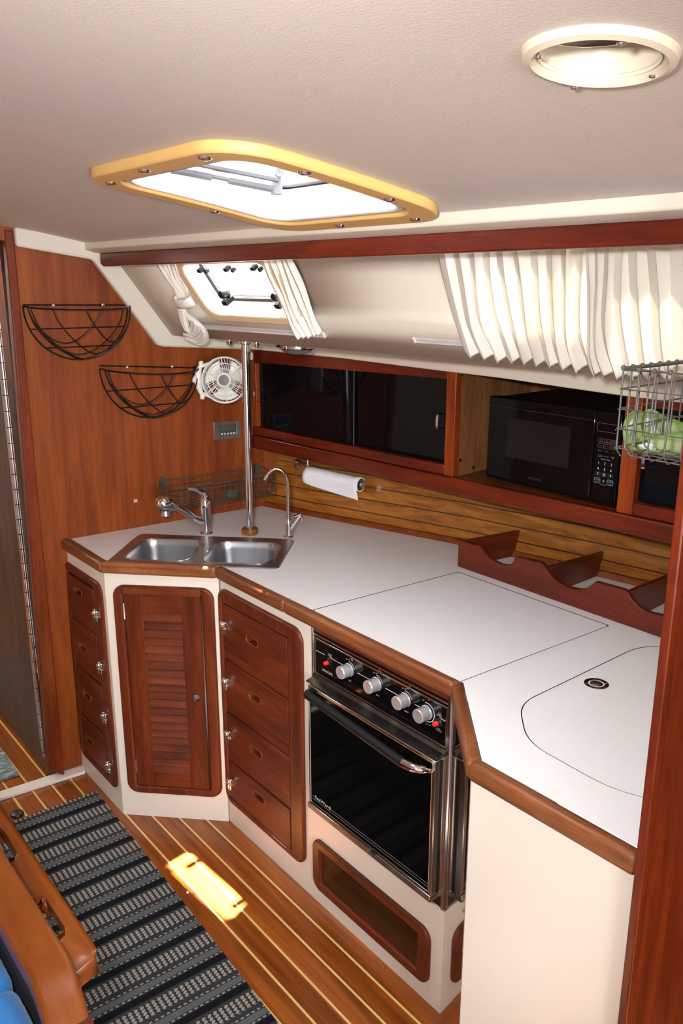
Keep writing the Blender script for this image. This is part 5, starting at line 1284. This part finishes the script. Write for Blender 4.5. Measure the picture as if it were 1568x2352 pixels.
def pillow(F, loop, c0, th, mat, name, parent, rings=6):
    P = np.array(smooth_path(loop, 5, True)); ce = P.mean(0); n_ = len(P); m = MB(); V = []; f = []
    for s_ in (1, -1):
        for j in range(rings + 1):
            k = j / rings
            for p in P:
                q = ce + (p - ce) * k; V.append(F.p(q[0], q[1], c0 + s_ * th * (math.sqrt(max(0.0, 1 - k ** 3)))))
    for h in (0, 1):
        o_ = h * (rings + 1) * n_
        for j in range(rings):
            for i in range(n_):
                a, b = o_ + j * n_ + i, o_ + j * n_ + (i + 1) % n_; f.append((a, b, b + n_, a + n_))
    m.add(V, f); return m.build(name, mat, parent, ang=60)
def edge_tube(F, loop, c0, r, mat, name, parent):
    P = smooth_path(loop, 5, True); return MB().tube([F.p(p[0], p[1], c0) for p in P], r, 8, closed=True).build(name, mat, parent)
vn = unit((0.50, -0.86, 0.08)); va = unit(np.cross((0, 0, 1.0), vn)); 
def cloth_pad(dist, outline, patch, label, name, th=0.010):
    o_ = O + unit(ray((1490, 1000))) * dist; F = Fr(o_, va, np.cross(vn, va))
    lp = [F.px(p) for p in outline]; root = thing(name, label, 'cleaning pad', F.p(*np.array(lp).mean(0)), 'green cleaning pads')
    root.location.z = min(F.p(*q)[2] for q in lp) - 0.002
    pillow(F, lp, 0, th, green_m, 'pad', root); edge_tube(F, lp, 0, 0.0030, lime_m, 'binding', root)
    for pt_ in patch:
        pl_ = [F.px(p) for p in pt_]; pillow(F, pl_, th * 0.55, th * 0.62, mesh_m, 'scrub_patch', root, 4); edge_tube(F, pl_, th * 0.62, 0.0022, lime_m, 'patch_binding', root)
cloth_pad(1.53, [(1434, 1000), (1435, 975), (1445, 955), (1460, 946), (1474, 950), (1484, 975), (1484, 1005), (1470, 1026), (1452, 1030), (1440, 1018)], [[(1441, 985), (1446, 966), (1456, 957), (1452, 975), (1448, 1000), (1444, 1008)]], 'green cleaning pad standing at left in the hanging wire basket', 'cleaning_pad')
cloth_pad(1.47, [(1474, 975), (1478, 952), (1491, 942), (1505, 947), (1528, 960), (1562, 972), (1572, 990), (1560, 998), (1530, 998), (1508, 1006), (1488, 1003)], [[(1481, 972), (1485, 954), (1494, 950), (1500, 965), (1508, 985), (1520, 996), (1500, 1000), (1487, 995)]], 'green cleaning pad with white scrub strip in middle of hanging basket', 'cleaning_pad', 0.011)
cloth_pad(1.41, [(1448, 1022), (1462, 1012), (1490, 1005), (1520, 1003), (1560, 1000), (1580, 1015), (1570, 1040), (1540, 1044), (1500, 1040), (1466, 1033)], [[(1458, 1020), (1480, 1014), (1505, 1018), (1512, 1032), (1495, 1035), (1468, 1028)]], 'green cleaning pad lying on bottom of the hanging wire basket', 'cleaning_pad', 0.008)

# ================================================================== floor things
def rugpt(x, y, z): return np.array([x, y, z])
ra, rb_ = np.array([-2.469, 0.915]), np.array([-1.340, 0.872]); rd2 = unit(np.append(rb_ - ra, 0))[:2]; rn2 = np.array([-rd2[1], rd2[0]])
cor = [ra, ra + rd2 * 1.55, ra + rd2 * 1.55 - rn2 * 0.53, ra - rn2 * 0.53]
rg = MB(); rg.hexa([(*p, 0.001) for p in cor], [(*p, 0.007) for p in cor]); rg = rg.build('runner_rug', rug_m, bevel=0.002)
tag(rg, 'charcoal runner rug with pale woven bands on the teak floor', 'rug')
mt = MB(); mt.hexa([(*p, 0.001) for p in ((-3.7, 0.33), (-2.745, 0.31), (-2.737, 0.742), (-3.69, 0.765))], [(*p, 0.010) for p in ((-3.7, 0.33), (-2.745, 0.31), (-2.737, 0.742), (-3.69, 0.765))])
tag(mt.build('floor_mat', mat_m, bevel=0.002), 'grey-blue woven mat on forward cabin floor beyond the doorway', 'mat')
ds = onz((40, 1872), 0.0); dst = MB().lathe((ds[0], ds[1], 0.0), (0, 0, 1), [(0.020, 0), (0.022, 0.003), (0.019, 0.010), (0.010, 0.013)], 18).build('door_stop', plain('dark_brown_stop', srgb(40, 20, 16), 0.4))
tag(dst, 'small dark round stop on floor at far corner of runner', 'door stop')
sc2 = onz((431, 2052), 0.0); tag(MB().ball((sc2[0], sc2[1], 0.0035), 0.0045, 8, (1.2, 0.8, 0.7)).build('paper_scrap', paper_m), 'tiny white scrap on floor below the sunlit patch', 'scrap')

# settee end with handrail, and cushions
st = thing('settee', 'varnished teak settee side with rounded cap and slotted handrail, lower left', 'settee', (-1.5, 0.27, 0.0))
pth = [np.array([x, 0, 0.785]) for x in np.linspace(-2.05, -0.97, 12)] + [np.array([-0.97 + 0.13 * math.sin(t), 0, 0.655 + 0.13 * math.cos(t)]) for t in np.linspace(0.15, PI / 2, 10)] + [np.array([-0.84, 0, z]) for z in (0.5, 0.3, 0.1, 0.001)]
V = []; f = []
def yw(i): return (0.243, 0.302) if i < 12 else (0.243 - 0.010 * min(1, (i - 11) / 8), 0.302 - 0.014 * min(1, (i - 11) / 6))
for i, p in enumerate(pth):
    t_ = unit(pth[min(i + 1, len(pth) - 1)] - pth[max(i - 1, 0)]); nrm = np.array([-t_[2], 0, t_[0]]); y0_, y1_ = yw(i)
    for yy, k in ((y0_, -0.015), (y1_, -0.015), (y1_, 0.015), (y0_, 0.015)): V.append(np.array([p[0], yy, p[2]]) + nrm * k)
n_ = len(pth); f = [(4 * i + k, 4 * i + (k + 1) % 4, 4 * i + 4 + (k + 1) % 4, 4 * i + 4 + k) for i in range(n_ - 1) for k in range(4)] + [(0, 1, 2, 3), tuple(4 * (n_ - 1) + k for k in range(4))]
MB().add(V, f).build('cap', amber, st, bevel=0.008, seg=3)
MB().box(FZ, -2.05, -0.872, 0.262, 0.292, 0.0, 0.7705).build('side_panel', drawer_x, st)
MB().box(FZ, -2.05, -0.872, 0.2545, 0.2615, 0.30, 0.769).build('shadow_lining', shade_fab, st)  # dark fabric sheet stands in for shadow between cap and cushion
outer = [(-2.0, 0.2925), (-0.978, 0.2925), (-0.996, 0.346), (-1.016, 0.353), (-2.0, 0.357)]
def slot(x0, x1): return [(x0, 0.302), (x0 + 0.010, 0.325), (x0 + 0.022, 0.332), (x1 - 0.022, 0.332), (x1 - 0.010, 0.325), (x1, 0.302)][::-1]
sl = [slot(-1.178, -1.062), slot(-1.405, -1.283), slot(-1.63, -1.508), slot(-1.855, -1.733)]
m = MB()
for z in (0.726, 0.745): m.fill(FZ, outer, sl, c=z)
for lp in [outer] + sl:
    for i in range(len(lp)):
        p, q = lp[i], lp[(i + 1) % len(lp)]; m.quad((*p, .726), (*q, .726), (*q, .745), (*p, .745))
bmw = m
hr = m.build('handrail', amber, st)
wm = hr.modifiers.new('weld', 'WELD'); wm.merge_threshold = 0.0005
bv = hr.modifiers.new('bevel', 'BEVEL'); bv.width = 0.006; bv.segments = 3; bv.limit_method = 'ANGLE'; bv.angle_limit = math.radians(50)
for x0, x1, lab in ((-1.95, -1.054, 'blue seat cushion further forward behind the settee side'), (-1.050, -0.62, 'blue seat cushion at the bottom left corner, nearer the camera')):
    cu = MB(); cu.box(FZ, x0, x1, -0.35, 0.247, 0.575, 0.728)
    if x0 > -1.1: cu = MB(); cu.box(FZ, x0, x1, -0.35, 0.245, 0.575, 0.732)
    cu = cu.build('seat_cushion', blue_m, bevel=0.022, seg=4); tag(cu, lab, 'cushion', 'blue settee cushions')
MB().box(FZ, -2.05, -0.60, -0.36, 0.2535, 0.0, 0.5745).build('seat_box', drawer_x, st)
